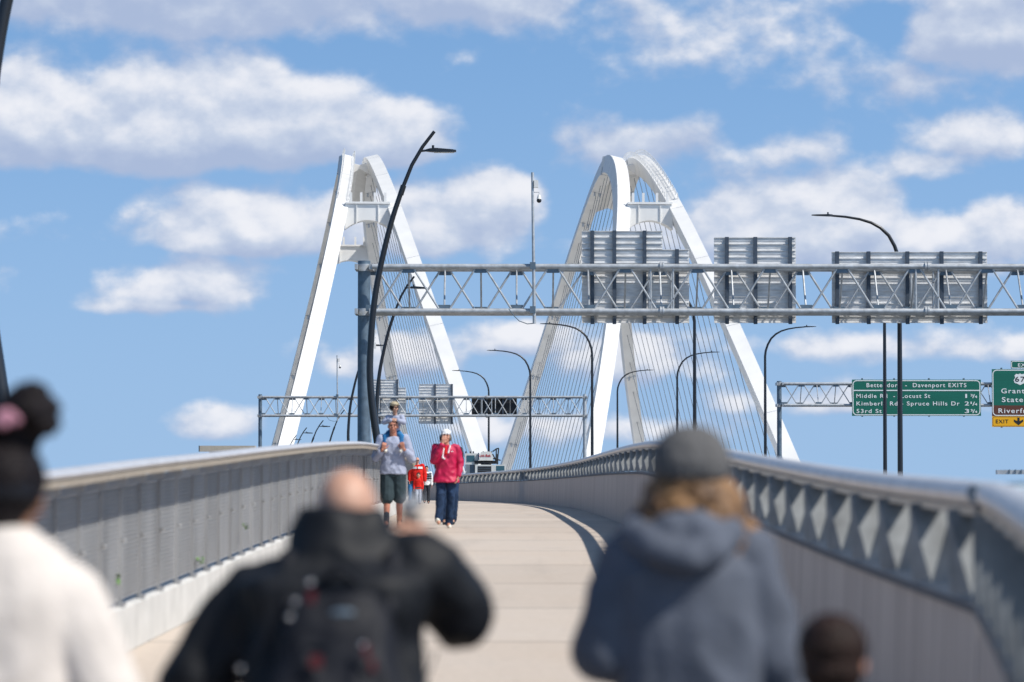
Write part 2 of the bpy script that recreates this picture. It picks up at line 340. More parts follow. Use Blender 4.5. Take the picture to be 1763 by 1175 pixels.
# concrete piers carrying path and roads
for i, d in enumerate((30, 90, 150, 210, 270)):
    pr = empty('bridge_pier', (0, d, -22), 'grey concrete pier standing under the path and road deck, %s from the viewer' % ['nearest', 'second', 'third', 'fourth', 'fifth'][i], 'pier', 'concrete piers under the deck')
    x0 = leftX(d) - .2; x1 = rowR(d) + 24
    MB().box((x0, d - .9, gz(d) - 2.4), (x1, d + .9, gz(d) - 1.45)).build('cap', M['kerb'], pr)
    for k in range(4):
        xx = x0 + 2 + (x1 - x0 - 4) * k / 3; MB().box((xx - .8, d - .7, -22), (xx + .8, d + .7, gz(d) - 2.4)).build('column', M['kerb'], pr)
# ------------------------------------------------------------------ left railing with mesh
LR = empty('mesh_railing', (leftX(30), 30, gz(30)), 'grey steel mesh railing on a pale kerb along the left of the path', 'railing')
g = MB(); sl = stations(9, 300, 1.02, .5)
def off(fx, d, o): n = nrm(fx, d); return (fx(d) + n.x * o, d + n.y * o)
def ring(fx, d, prof, z): return [(*off(fx, d, o), z + h) for o, h in prof]
g.sweep([ring(leftX, d, [(-.30, 0.005), (0, 0.005), (0, .33), (-.03, .345), (-.30, .345)], gz(d)) for d in sl]); g.build('kerb', M['kerb'], LR)
# curved top rail: pale blue-grey cap with a beige channel beneath
g = MB(); g.sweep([ring(leftX, d, [(.07, 1.36), (.21, 1.35), (.235, 1.372), (.215, 1.395), (.14, 1.405), (.07, 1.40)], gz(d)) for d in sl]); g.build('top_rail', M['rail'], LR, True)
g = MB(); g.sweep([ring(leftX, d, [(.06, 1.315), (.195, 1.30), (.215, 1.342), (.06, 1.356)], gz(d)) for d in sl]); g.build('underside_channel', M['beige'], LR)
ds = [9.0]
while ds[-1] < 230: ds.append(ds[-1] + (1.15 if ds[-1] < 60 else 2.3))
posts = ds
for i in range(len(ds) - 1):
    a, b = ds[i], ds[i + 1]; g = MB()
    nr = 26 if a < 70 else 18
    for k in range(nr):
        h = .40 + (1.20 - .40) * k / (nr - 1); hw = (.80 / nr) * .40
        g.sweep([ring(leftX, d, [(-.05, h - hw), (-.036, h - hw * .6), (-.036, h + hw * .5), (-.052, h + hw)], gz(d)) for d in (a + .02, (a + b) / 2, b - .02)], cap=False)
    g.sweep([ring(leftX, d, [(-.062, .40), (-.058, .40), (-.058, 1.22), (-.062, 1.22)], gz(d)) for d in (a + .02, (a + b) / 2, b - .02)])
    if i < 97: g.build('mesh_panel', M['mesh'], LR)
    else:
        if i == 97: G2 = MB()
        G2.add(g.v, g.f)
if len(ds) - 1 > 97: tag(G2.build('mesh_panels', M['mesh'], LR), kind='stuff')
g2 = MB()
for i, d in enumerate(ds[:100]):
    g = MB(); n = nrm(leftX, d); z = gz(d)
    x, y = off(leftX, d, -.05); x2, y2 = off(leftX, d, -.022)
    g.sweep([[(x - .012, y - .014, z + h), (x2, y2 - .014, z + h), (x2, y2 + .014, z + h), (x - .012, y + .014, z + h)] for h in (.34, 1.23)])
    x3, y3 = off(leftX, d, -.02); x4, y4 = off(leftX, d, .15)
    g.sweep([[(x3, y3 - .02, z + 1.20), (x3, y3 + .02, z + 1.20), (x3, y3 + .02, z + 1.26), (x3, y3 - .02, z + 1.26)],
             [(x4, y4 - .02, z + 1.25), (x4, y4 + .02, z + 1.25), (x4, y4 + .02, z + 1.31), (x4, y4 - .02, z + 1.31)]])
    g.sphere((x2 + .015, y2, z + .82), .018, 6, 4)
    g.box((x2 - .02, y2 - .035, z + .347), (x2 + .03, y2 + .035, z + .375))
    g.build('post', M['mesh'], LR)
# ------------------------------------------------------------------ right barrier
RB = empty('barrier_wall', (wallX(20), 20, gz(20)), 'grey concrete barrier wall topped by a steel rail on folded pickets, right of the path', 'barrier')
def wallpts(a, b): return [d for d in stations(a, b, 1.02, .4)]
HC, HT = .90, 1.42
def fbig(d): return wx(d)
for (a, b, fx, nm) in ((13.72, 300, wallX, 'wall'), (3, 13.68, wallNear, 'wall')):
    g = MB(); g.sweep([ring(fx, d, [(0, 0.004), (.28, 0.004), (.24, HC), (.03, HC)], gz(d)) for d in wallpts(a, b)]); g.build('wall', M['wall'], RB)
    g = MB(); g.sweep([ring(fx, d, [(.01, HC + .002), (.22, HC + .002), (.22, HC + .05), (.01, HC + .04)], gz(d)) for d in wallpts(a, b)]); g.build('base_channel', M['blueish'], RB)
    g = MB(); g.sweep([ring(fx, d, [(.10 + .075 * math.cos(t), HT - .055 + .055 * math.sin(t)) for t in [2 * math.pi * k / 12 for k in range(12)]], gz(d)) for d in wallpts(a, b)]); g.build('top_rail', M['rail'], RB, True)
    g = MB(); g.sweep([ring(fx, d, [(.05, HT - .14), (.15, HT - .14), (.15, HT - .105), (.05, HT - .105)], gz(d)) for d in wallpts(a, b)]); g.build('underside_channel', M['beige'], RB)
def picket(fx, d, sp, m=None):
    n = nrm(fx, d); t = Vector((-n.y, n.x, 0)); z = gz(d)
    c = Vector((fx(d) + n.x * .10, d + n.y * .10, z)); w = .10; k = min(sp, 1.5) * .28 if sp > 1.1 else .10
    zt, zb = HT - .12, HC + .05
    T1 = c - n * w + t * .16; T2 = c + n * w + t * .16; B0 = c - n * w + t * .05; B1 = c - n * w * .35 - t * .12; B2 = c + n * w - t * k - n * .02
    if sp < 1.1: T1 = c - n * w + t * .08; T2 = c + n * w + t * .08; B0 = c - n * w + t * .01; B1 = c - n * w * .8; B2 = c + n * w - t * .08
    T1.z += zt; T2.z += zt; e = t * .012
    for q_ in (B0, B1, B2): q_.z += zb
    P = [T1, T2, B0, B1, B2]; Q = [p + e for p in P]
    return P + Q, [(0, 1, 3), (0, 3, 2), (1, 4, 3), (5, 8, 6), (5, 7, 8), (6, 8, 9), (0, 5, 6, 1), (1, 6, 9, 4), (4, 9, 8, 3), (3, 8, 7, 2), (2, 7, 5, 0)]
pk = []
d = 14.3
while d < 45: pk.append((wallX, d, 1.42)); d += 1.42
while d < 230: pk.append((wallX, d, 2.7)); d += 2.7
d = 13.3
while d > 4: pk.insert(0, (wallNear, d, 1.05)); d -= 1.05
pk.sort(key=lambda q: q[1])
for i, (fx, d, sp) in enumerate(pk[:100]):
    g = MB(); g.add(*picket(fx, d, sp)); g.build('picket', M['fold'], RB)
if len(pk) > 100:
    g = MB()
    for q in pk[100:]: g.add(*picket(*q))
    tag(g.build('pickets', M['fold'], RB), kind='stuff')
# short return rail leaving the corner to the right
RR = empty('return_rail', (2.0, 13.9, gz(13.9)), 'short grey steel rail leaving the corner of the right barrier', 'railing')
g = MB(); g.tube([(1.82, 13.78, gz(13.9) + 1.37), (2.2, 13.95, gz(13.9) + 1.39), (3.6, 14.6, gz(13.9) + 1.39)], .045, 12, flat=.8); g.build('top_rail', M['galv_dark'], RR, True)
g = MB(); g.tube([(1.84, 13.80, gz(13.9) + 1.31), (2.2, 13.97, gz(13.9) + 1.325), (3.6, 14.62, gz(13.9) + 1.325)], .02, 6); g.build('underside_channel', M['blueish'], RR)
g = MB(); g.sweep([[(x, y, z0 + .004), (x + .2, y + .0, z0 + .004), (x + .2, y, z0 + .9), (x, y, z0 + .9)] for x, y, z0 in ((2.12, 13.95, gz(13.9)), (3.6, 14.6, gz(13.9)))]); g.build('wall', M['wall'], RR)
for k in range(4):
    x = 2.25 + k * .42; y = 14.0 + k * .19; MB().box((x - .02, y - .05, gz(13.9) + .9), (x + .02, y + .05, gz(13.9) + 1.34)).build('post', M['fold'], RR)
RB2 = empty('road_barrier', (8.4, 60, hz_(60)), 'low grey slotted barrier at the right edge behind the rail', 'barrier')
MB().box((8.35, 60, .15), (16, 60.2, .225)).build('rail', M['galv'], RB2)
for k in range(4): MB().box((9.7 + k * 1.9, 60.0, hz_(60) - .09), (9.8 + k * 1.9, 60.19, .15)).build('post', M['galv_dark'], RB2)
for k in range(40): MB().box((8.55 + k * .103, 59.97, .16), (8.565 + k * .103, 60.0, .235)).build('slat', M['galv_dark'], RB2)
# weeds at the left kerb
def weed(px_, py_, d, n, r, label):
    p = px(px_, py_, d); w = empty('weed', p, label, 'plant', 'weeds growing at the mesh railing'); g = MB(); g3 = MB()
    for k in range(n):
        a = random.uniform(0, 6.28); h = random.uniform(.2, 1) * r * 1.6; q = p + Vector((math.cos(a) * r * .7, math.sin(a) * r * .3 - .02, h))
        g3.tube([p, (p + q) / 2 + Vector((0, 0, .01)), q], .002, 4)
        u = Vector((random.uniform(-1, 1), random.uniform(-.3, .3), random.uniform(-.4, .8))).normalized() * r * .5; v = Vector((-u.z, random.uniform(-.2, .2), u.x)) * .4
        g.add([q - u, q + v, q + u, q - v], [(0, 1, 2, 3)])
    g.build('leaves', M['weed'], w); g3.build('stem', M['weed'], w)
weed(196, 1010, 25.0, 26, .055, 'largest green weed growing through the foot of the left mesh railing')
weed(424, 912, 34.0, 8, .035, 'tiny yellow green weed high on the mesh behind the crouching man')
weed(346, 972, 30.0, 7, .035, 'small green weed low on the mesh left of the crouching man')
# ------------------------------------------------------------------ arch bridges
L_, H_, W_, WT_, ZD_, P_, K_ = 237.0, 57.6, 31.3, 4.6, -1.0, 1.864, 1.15
def arch(x0, d0, h, name, label, comb_side):
    c, s = math.cos(h), math.sin(h); ax = Vector((s, c, 0)); lt = Vector((c, -s, 0))
    root = empty(name, (x0, d0, ZD_), label, 'bridge', 'white arch bridges')
    base = Vector((x0, d0, 0))
    def pt(u, side, k_=K_):
        z = H_ * (1 - abs(u) ** P_); q = 1 - z / H_
        la = side * (WT_ / 2 + (W_ - WT_) / 2 * (abs(q) ** k_ if q >= 0 else 0))
        return base + ax * (u * L_ / 2) + lt * la + Vector((0, 0, ZD_ + z))
    us = [-1.22 + 2.44 * i / 120 for i in range(121)]
    def frame(u, side):
        p = pt(u, side); t = (pt(u + .002, side) - pt(u - .002, side)).normalized()
        # in-plane normal: the rib plane leans inward
        q = pt(u, side) ; lean = Vector((0, 0, 1)) - lt * side * (W_ - WT_) / 2 / H_ * 1.0
        lean = (lean - t * lean.dot(t)).normalized(); w = t.cross(lean).normalized()
        if w.dot(lt) < 0: w = -w
        return p, t, lean, w
    hw, hd = 1.08, 1.6
    for side in (-1, 1):
        rings = []
        for u in us:
            p, t, n, w = frame(u, side)
            if abs(u) < 1e-6: n = Vector((0, 0, 1))
            rings.append([p + w * hw + n * hd, p - w * hw + n * hd, p - w * hw - n * hd, p + w * hw - n * hd])
        rib = MB().sweep(rings).build('arch_rib', M['white'], root)
        # access rail posts on the crown
        g = MB(); k = 0
        for uu in np.arange(-.42, .43, .0175):
            p, t, n, w = frame(uu, side)
            hgt = 1.1 if side == comb_side else .35
            if side != comb_side: continue
            for e in (-.85, .85):
                g.tube([p + w * hw * e + n * hd, p + w * hw * e + n * (hd + hgt)], .085, 4)
        if side == comb_side:
            for e in (-.85, .85):
                for hh in (.55, 1.05):
                    g.tube([frame(u, side)[0] + frame(u, side)[3] * hw * e + frame(u, side)[2] * (hd + hh) for u in np.arange(-.42, .43, .03)], .03, 4)
            for uu in np.arange(-.42, .43, .004):
                p, t, n, w = frame(uu, side); a = p + n * (hd + .06); g.add([a - w * .7, a + w * .7, a + w * .7 + t * .12 + n * .03, a - w * .7 + t * .12 + n * .03], [(0, 1, 2, 3)])
            g.build('maintenance_railing', M['white'], rib)
        # seams between rib segments
        for uu in (-.9, -.75, -.6, -.45, -.3, -.15, 0, .15, .3, .45, .6, .75, .9):
            p, t, n, w = frame(uu, side); r2 = []
            for sg in (-.06, .06):
                q = p + t * sg; a, b = hw - .05, hd + .02
                r2.append([q + w * a - n * b, q - w * a - n * b, q - w * a - n * (b - .3), q + w * a - n * (b - .3)])
            g = MB().sweep([[p + t * sg + w * a_ + n * b_ for a_, b_ in ((hw + .012, hd + .012), (-hw - .012, hd + .012), (-hw - .012, -hd - .012), (hw + .012, -hd - .012))] for sg in (.09, .17)]); g.build('splice_seam', M['galv'], rib)
            g = MB().sweep(r2)
            if abs(uu) > .1:
                for e in (-.5, .5): q = p + w * e - n * (hd + .1); g.box(q - Vector((.15, .3, .6)), q + Vector((.15, .3, .1)))
            g.build('anchor_plate', M['galv'], rib)
    ring_ = []
    for uu in np.linspace(-.10, .25, 17):
        (p1, t1, n1, w1), (p2, t2, n2, w2) = frame(uu, -1), frame(uu, 1); a, b = p1 + w1 * hw, p2 - w2 * hw; m_ = (a + b) / 2
        ring_.append([a + n1 * .5, m_ + (n1 + n2) / 2 * .2, b + n2 * .5, b - n2 * 1.4, m_ - (n1 + n2) / 2 * .5, a - n1 * 1.4])
    MB().sweep(ring_).build('crown_web', M['white'], root)
    # struts between ribs
    for u in (-.435, .435):
        a, b = pt(u, -1), pt(u, 1); half = (b - a).length / 2 - .8; mid = (a + b) / 2; n = 14; dy = 1.7
        g = MB(); rings = []
        for k in range(n + 1):
            q = -half + 2 * half * k / n; zb = -2.9 + 1.5 * (1 - (q / half) ** 2); zt = 1.2
            m_ = mid + lt * q
            ea = 1 - .0 * k
            rings.append([m_ - ax * dy + Vector((0, 0, zt)), m_ + ax * dy + Vector((0, 0, zt)), m_ + ax * dy + Vector((0, 0, zb)), m_ - ax * dy + Vector((0, 0, zb))])
        stt = g.sweep(rings).build('cross_strut', M['white'], root)
        g = MB(); wid = half
        g.sweep([[mid + lt * q + ax * e + Vector((0, 0, z)) for e, z in ((-2.0, 1.25), (2.0, 1.25), (2.0, 1.6), (-2.0, 1.6))] for q in (-wid + .1, wid - .1)])
        for q in (-wid * .75, -wid * .3, wid * .3, wid * .75): g.sweep([[mid + lt * (q + e) + ax * f_ + Vector((0, 0, z)) for e, f_ in ((-.2, -1.95), (.2, -1.95), (.2, -1.65), (-.2, -1.65))] for z in (1.6, 3.1)])
        g.build('walkway', M['white'], stt)
        g = MB()
        for q in (-wid * .5, wid * .45): g.sweep([[mid + lt * (q + e) + ax * f_ + Vector((0, 0, z)) for e, f_ in ((-.08, -dy - .22), (.08, -dy - .22), (.08, -dy), (-.08, -dy))] for z in (-2.1, 1.22)])
        g.build('stiffener', M['white'], stt)
    # hangers
    deckz = ZD_ - 1.2
    for side in (-1, 1):
        for k in range(28):
            u = -.92 + 1.84 * k / 27
            p, t, n, w = frame(u, side); top = p - n * hd * .9
            # straight down inside the leaning rib plane
            dl = side * (W_ / 2 + .4); bot = base + ax * (u * L_ / 2) + lt * dl + Vector((0, 0, deckz))
            g = MB()
            for e in (-.1, .1): g.tube([top + ax * e, bot + ax * e], .045, 5)
            g.build('hanger', M['cable'], root)
    g = MB(); hwk = W_ / 2 + 1.4
    g.sweep([[base + ax * a + lt * q + Vector((0, 0, z)) for q, z in ((-hwk, deckz), (hwk, deckz), (hwk, deckz - 2.2), (-hwk, deckz - 2.2))] for a in (-125, 125)])
    g.build('deck', M['white'], root)
    for e in (-1, 1):
        g = MB(); g.sweep([[base + ax * a + lt * q + Vector((0, 0, z)) for q, z in ((e * hwk * .88, deckz + .01), (e * hwk * .88 + .3, deckz + .01), (e * hwk * .88 + .3, deckz + 1.0), (e * hwk * .88, deckz + 1.0))] for a in (-125, 125)]); g.build('parapet', M['kerb'], root)
    for e in (-1, 1):
        for sgn in (-1, 1):
            p = pt(1.2 * e, sgn); MB().box((p.x - 5, p.y - 5, -22), (p.x + 5, p.y + 5, p.z + 1)).build('pier', M['kerb'], root)
arch(-27.6, 622, -.076, 'arch_bridge', 'white steel arch bridge at the left, behind the man carrying a toddler', -1)
arch(19.6, 623, -.057, 'arch_bridge', 'white steel arch bridge at the right, behind the sign backs', 1)
# old river pier beyond the left railing
OP = empty('river_pier', (px(392, 770, 330).x, 330, -22), 'old beige concrete pier top showing over the left railing', 'pier')
p = px(343, 768, 330); q = px(440, 778, 330)
MB().sweep([[(x, 329 + e1, z) for (e1, z) in ((e, q.z), (2 - e, q.z), (2 - e, p.z), (e, p.z))] for x, e in ((p.x, .5), (p.x + .15, .1), (q.x, .1))]).build('cap', M['beige'], OP)
MB().box((p.x + 1, 329.6, -22), (q.x - 1, 330.4, q.z)).build('shaft', M['kerb'], OP)
# ------------------------------------------------------------------ sign gantries
def gantry(d, pxl, pxr, yt, yb, postx, label, joints=(), npost=1, pr=.25, base_z=-4, first=1, post_top=None, post_right=None, flip=False):
    s = F / d; xl, xr = (pxl - CX) / s, (pxr - CX) / s; zt, zb = (HY - yt) / s, (HY - yb) / s
    root = empty('sign_gantry', ((postx - CX) / s, d, base_z), label, 'sign gantry', 'steel sign gantries over the road')
    depth = (zt - zb) * .9; y0, y1 = d, d + depth; cr_ = (zt - zb) * .062
    for y, z in ((y0, zt), (y0, zb), (y1, zt), (y1, zb)): MB().tube([(xl, y, z), (xr, y, z)], cr_, 12).build('chord', M['galv'], root, True)
    half = (zt - zb) * .80; n = int(round((xr - xl) / half)); half = (xr - xl) / n; r = cr_ * .40
    g = MB(); gb = MB(); gc = MB(); gp = MB()
    for k in range(n):
        a, b = xl + k * half, xl + (k + 1) * half
        up = k % 2 == 0
        G = .16 * half
        za, zbb = (zb + cr_, zt - cr_) if up else (zt - cr_, zb + cr_)
        g.tube([(a + G, y0, za), (b - G, y0, zbb)], r, 8)
        gb.tube([(a + G, y1, zbb), (b - G, y1, za)], r, 8)
        # cross frames, corner to corner
        if k: gc.tube([(a + .02, y0, zt) if k % 2 else (a, y1, zt), (a + .02, y1, zb) if k % 2 else (a, y0, zb)], r * .9, 8)
        gc.tube([(a, y0 if k % 2 else y1, zt), (b, y1 if k % 2 else y0, zt)], r * .8, 6)
        gc.tube([(a, y0 if k % 2 else y1, zb), (b, y1 if k % 2 else y0, zb)], r * .8, 6)
        for zz_, sg in ((zt, -1), (zb, 1)):
            tt = (up == (sg == 1)); yy = y0 if tt else y1
            MB().box((a - half * .17, yy - .012, min(zz_, zz_ + sg * cr_ * 2.3)), (a + half * .17, yy + .012, max(zz_, zz_ + sg * cr_ * 2.3))).build('gusset_plate', M['galv_dark'], root)
    g.build('front_bracing', M['galv'], root, True); gb.build('rear_bracing', M['galv'], root, True); gc.build('cross_bracing', M['galv'], root, True)
    for j in joints:
        x = (j - CX) / s
        for y, z in ((y0, zt), (y0, zb), (y1, zt), (y1, zb)):
            MB().tube([(x - .09, y, z), (x - .02, y, z), (x - .012, y, z), (x + .012, y, z), (x + .02, y, z), (x + .09, y, z)], [cr_ * 1.7, cr_ * 1.7, cr_ * 1.4, cr_ * 1.4, cr_ * 1.7, cr_ * 1.7], 14).build('splice_flange', M['galv'], root, True)
        for e in (-.45, .45):
            for y in (y0, y1): MB().tube([(x + e, y, zt), (x + e, y, zb)], r, 8).build('upright', M['galv'], root, True)
    ptz = (HY - (post_top or yt - 10)) / s
    for xx, rr, sg in [(postx, pr, 1)] + ([(post_right, pr, -1)] if post_right else []):
        x = (xx - CX) / s
        for y in ((y0 + y1) / 2,):
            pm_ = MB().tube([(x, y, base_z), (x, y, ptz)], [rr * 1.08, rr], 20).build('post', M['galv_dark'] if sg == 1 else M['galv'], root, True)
            for z in (zt, zb):
                g = MB(); g.tube([(x, y, z - cr_ * 1.3), (x, y, z + cr_ * 1.3)], rr * 1.12, 20)
                g.box((x - rr * 1.35, y0 - .05, z - cr_), (x - rr * .9, y1 + .05, z + cr_)); g.box((x + rr * .9, y0 - .05, z - cr_), (x + rr * 1.5 , y1 + .05, z + cr_))
                g.build('saddle', M['galv'], pm_, True)
    return root, (s, xl, xr, zt, zb, y0, y1)
def sign_back(d, y, x0, x1, y0p, y1p, beams, label, notch=None, dark=False, group='backs of road signs on the near gantry', over=.06):
    s = F / d; X0, X1, Z1, Z0 = (x0 - CX) / s, (x1 - CX) / s, (HY - y0p) / s, (HY - y1p) / s
    root = empty('road_sign', ((X0 + X1) / 2, y, Z0), label, 'road sign', group); mm = M['dark'] if dark else M['alu']
    parts = [(X0, X1, Z0, Z1)]
    if notch: nx, ny = (notch[0] - CX) / s, (HY - notch[1]) / s; parts = [(X0, X1, Z0, ny), (X0, nx, ny + .004, Z1)]
    g = MB(); gr = MB(); gf = MB()
    for a, b, c, e in parts:
        g.box((a, y + .02, c), (b, y + .05, e)); gf.box((a, y + .052, c), (b, y + .056, e))
        n = max(1, int(round((e - c) / .27)))
        for k in range(n + 1):
            z = c + (e - c) * k / n
            gr.box((a + .004, y - .035, z - .012), (b - .004, y + .018, z + .012)); 
            if k < n: gr.box((a + .01, y + .004, z + .13), (b - .01, y + .018, z + .15))
    g.build('panel', mm, root); gr.build('panel_ribs', mm, root); gf.build('face', M['green'], root)
    for i, bx in enumerate(beams):
        x = (bx - CX) / s; top = Z1 if not notch or bx < notch[0] else (HY - notch[1]) / s
        MB().box((x - .075, y - .15, Z0 - over), (x + .075, y - .14, top + .02)).box((x - .015, y - .14, Z0 - over), (x + .015, y - .05, top + .02)).box((x - .075, y - .05, Z0 - over), (x + .075, y - .037, top + .02)).build('beam', M['alu_dark'], root)
    return root
D1_ = 140
g1, q1 = gantry(D1_, 640, 2075, 459, 536, 625, 'nearest steel box truss sign gantry, rising behind the tall black lamp', (1140, 1597), pr=.255, base_z=-21.5, post_top=447)
ys = q1[6] + .35
sgd = ys
def bk(v0, v1): return v0
k_ = ys / D1_
def sx(x): return x
s1 = sign_back(ys, ys, 1002, 1187, 398, 556, (1020, 1058, 1110, 1166), 'stepped aluminium back of the leftmost sign on the nearest gantry', notch=(1141, 430))
s2 = sign_back(ys, ys, 1230, 1371, 409, 556, (1252, 1301, 1361), 'squarish aluminium back of the middle sign on the nearest gantry')
s3 = sign_back(ys, ys, 1433, 1701, 434, 556, (1442, 1496, 1563, 1622, 1689), 'widest aluminium back, rightmost sign on the nearest gantry')
D2_ = 322
g2_, q2 = gantry(D2_, 452, 1003, 684, 716, 447, 'distant steel sign gantry standing on two posts behind the walkers', (838,), pr=.17, base_z=-21.5, post_top=679, post_right=1007)
ys = q2[6] + .3
GB = 'backs of road signs on the distant gantry'
sign_back(ys, ys, 640, 699, 654, 730, (654, 684), 'pale stepped sign back on the distant gantry, behind the toddler', notch=(686, 668), group=GB)
sign_back(ys, ys, 721, 780, 662, 730, (749, 778), 'pale square sign back on the distant gantry, above the woman in pink', group=GB)
sign_back(ys, ys, 812, 890, 684, 715, (838, 866), 'dark wide sign back on the distant gantry, right of centre', dark=True, group=GB)
D3_ = 235
g3_, q3 = gantry(D3_, 1350, 2150, 661, 698, 1343, 'steel sign gantry carrying green exit signs at the right', (), pr=.16, base_z=-21.5, post_top=656)
# green signs
def rounded(x0, x1, z0, z1, r, n=5):
    P = []
    for cx, cz, a0 in ((x1 - r, z1 - r, 0), (x0 + r, z1 - r, 90), (x0 + r, z0 + r, 180), (x1 - r, z0 + r, 270)):
        for k in range(n + 1): a = R(a0 + 90 * k / n); P.append((cx + r * math.cos(a), cz + r * math.sin(a)))
    return P
def frame_poly(g, x0, x1, z0, z1, r, w, y):
    A = rounded(x0, x1, z0, z1, r); B = rounded(x0 + w, x1 - w, z0 + w, z1 - w, max(r - w, .02)); n = len(A)
    vs = [(x, y, z) for x, z in A] + [(x, y, z) for x, z in B]; g.add(vs, [(i, (i + 1) % n, n + (i + 1) % n, n + i) for i in range(n)])
yS = D3_ - .35; sS = F / yS
def SP(x, y): return (x - CX) / sS, (HY - y) / sS
x0, z1 = SP(1467, 654); x1, z0 = SP(1689, 716.5)
RS = empty('road_sign', ((x0 + x1) / 2, yS, z0), 'wide green sign listing Bettendorf and Davenport exits', 'road sign')
MB().box((x0, yS, z0), (x1, yS + .05, z1)).build('panel', M['green'], RS)
g = MB(); frame_poly(g, x0 + .04, x1 - .04, z0 + .04, z1 - .04, .28, .06, yS - .006); zl = SP(0, 672.7)[1]; g.box((x0 + .1, yS - .012, zl - .035), (x1 - .1, yS - .004, zl + .035)); g.build('border', M['signwhite'], RS)
g = MB(); 
for bx in (1485, 1540, 1600, 1660): X_ = SP(bx, 0)[0]; g.box((X_ - .05, yS + .06, z0 - .05), (X_ + .05, yS + .3, z1 + .1))
g.build('mounting_beams', M['galv_dark'], RS)
def sign_text(s, xa, xb, yb, cap_px, m=M['signwhite'], parent=RS, off=.011):
    size = cap_px / sS / .72 ; X_, Z_ = SP(xa, yb)
    o = text(s, size, (0, yS - .012, Z_), m, parent, off=off, track=1.2)
    xs_ = [v.co.x for v in o.data.vertices]; w = max(xs_) - min(xs_); tgt = (xb - xa) / sS; k = tgt / w; mnx = min(xs_); px_ = WL(parent).x
    for v in o.data.vertices: v.co.x = (v.co.x - mnx) * k + X_ - px_
    return o
sign_text('Bettendorf  -  Davenport EXITS', 1492, 1664, 667, 7.2)
sign_text('Middle Rd  -  Locust St', 1474.5, 1601.5, 685.5, 7)
sign_text('Kimberly Rd - Spruce Hills Dr', 1474.5, 1652, 698.5, 7)
sign_text('53rd St', 1474.5, 1518, 711.5, 7)
for n_, (a, b), yb in (('1', '34', 685.5), ('2', '14', 698.5), ('3', '34', 711.5)):
    sign_text(n_, 1661 if n_ != '1' else 1662, 1668.5 if n_ != '1' else 1665, yb, 7)
    sign_text(a, 1671, 1674.5 if a != '1' else 1673, yb - 2.6, 4, off=.02); sign_text('/', 1674, 1678.5, yb + .2, 6.5, off=.02); sign_text(b, 1678, 1682.5, yb, 4, off=.02)
x0, z1 = SP(1708, 636); x1, z0 = SP(1856, 735.5); zg = SP(0, 698.5)[1]; zy = SP(0, 717)[1]
R2 = empty('road_sign', ((x0 + x1) / 2, yS, z0), 'green, brown and yellow exit sign with route shield at the right edge', 'road sign')
MB().box((x0, yS, zg), (x1, yS + .05, z1)).build('panel', M['green'], R2)
MB().box((x0, yS, zy), (x1, yS + .05, zg - .003)).build('brown_panel', M['brown'], R2)
MB().box((x0, yS - .004, z0), (x1, yS + .05, zy - .003)).build('yellow_panel', M['yellow'], R2)
g = MB(); frame_poly(g, x0 + .04, x1 - .04, zy + .02, z1 - .04, .28, .06, yS - .006); g.build('border', M['signwhite'], R2)
g = MB(); frame_poly(g, x0 + .04, x1 - .04, z0 + .04, zy - .03, .12, .03, yS - .008); g.build('border', M['signblack'], R2)
for bx in (1725, 1782, 1840): X_ = SP(bx, 0)[0]; MB().box((X_ - .05, yS + .06, z0 - .05), (X_ + .05, yS + .3, z1 + .1)).build('mounting_beam', M['galv_dark'], R2)
tx0, tz1 = SP(1741, 621.5); tx1, tz0 = SP(1852, 635)
tb = MB().box((tx0, yS, tz0 + .003), (tx1, yS + .05, tz1)).build('exit_tab', M['green'], R2)
g = MB(); frame_poly(g, tx0 + .02, tx1 - .02, tz0 + .02, tz1 - .02, .12, .045, yS - .006); g.build('border', M['signwhite'], tb)
def st2_(s, *a, **k): return sign_text(s, *a, parent=R2, **k)
st2_('EXIT', 1753, 1776, 631.5, 5.6)
st2_('Grant St', 1724, 1784, 677.5, 8.5); st2_('State St', 1725, 1783, 692.5, 8.5); st2_('Riverfront', 1719, 1791, 711.5, 8.2)
st2_('EXIT', 1714.5, 1736, 729, 6.5, m=M['signblack']); st2_('ONLY', 1776, 1806, 729, 6.5, m=M['signblack'])
# shield
cx_, cz_ = SP(1756.5, 653); u = 1 / sS
sh = [(0, 9.5), (3, 8), (6.5, 9), (9.5, 6), (8.2, 2), (11, -2), (9.5, -6.5), (5, -8), (0, -10.5)]
poly = [(cx_ + x * u, cz_ + z * u) for x, z in sh] + [(cx_ - x * u, cz_ + z * u) for x, z in reversed(sh[1:-1])]
MB().prism(poly, yS - .010, yS - .004).build('route_shield', M['signwhite'], R2)
o = st2_('67', 1748, 1765, 657.5, 9, m=M['signblack'])
for v in o.data.vertices: v.co.y -= .006
ar = [(-2, 6), (2, 6), (2, 0), (8, 3), (8, -1), (0, -7), (-8, -1), (-8, 3), (-2, 0)]; ax_, az_ = SP(1753.5, 725.5)
MB().prism([(ax_ + x * u, az_ + z * u) for x, z in ar], yS - .012, yS - .006).build('arrow', M['signblack'], R2)
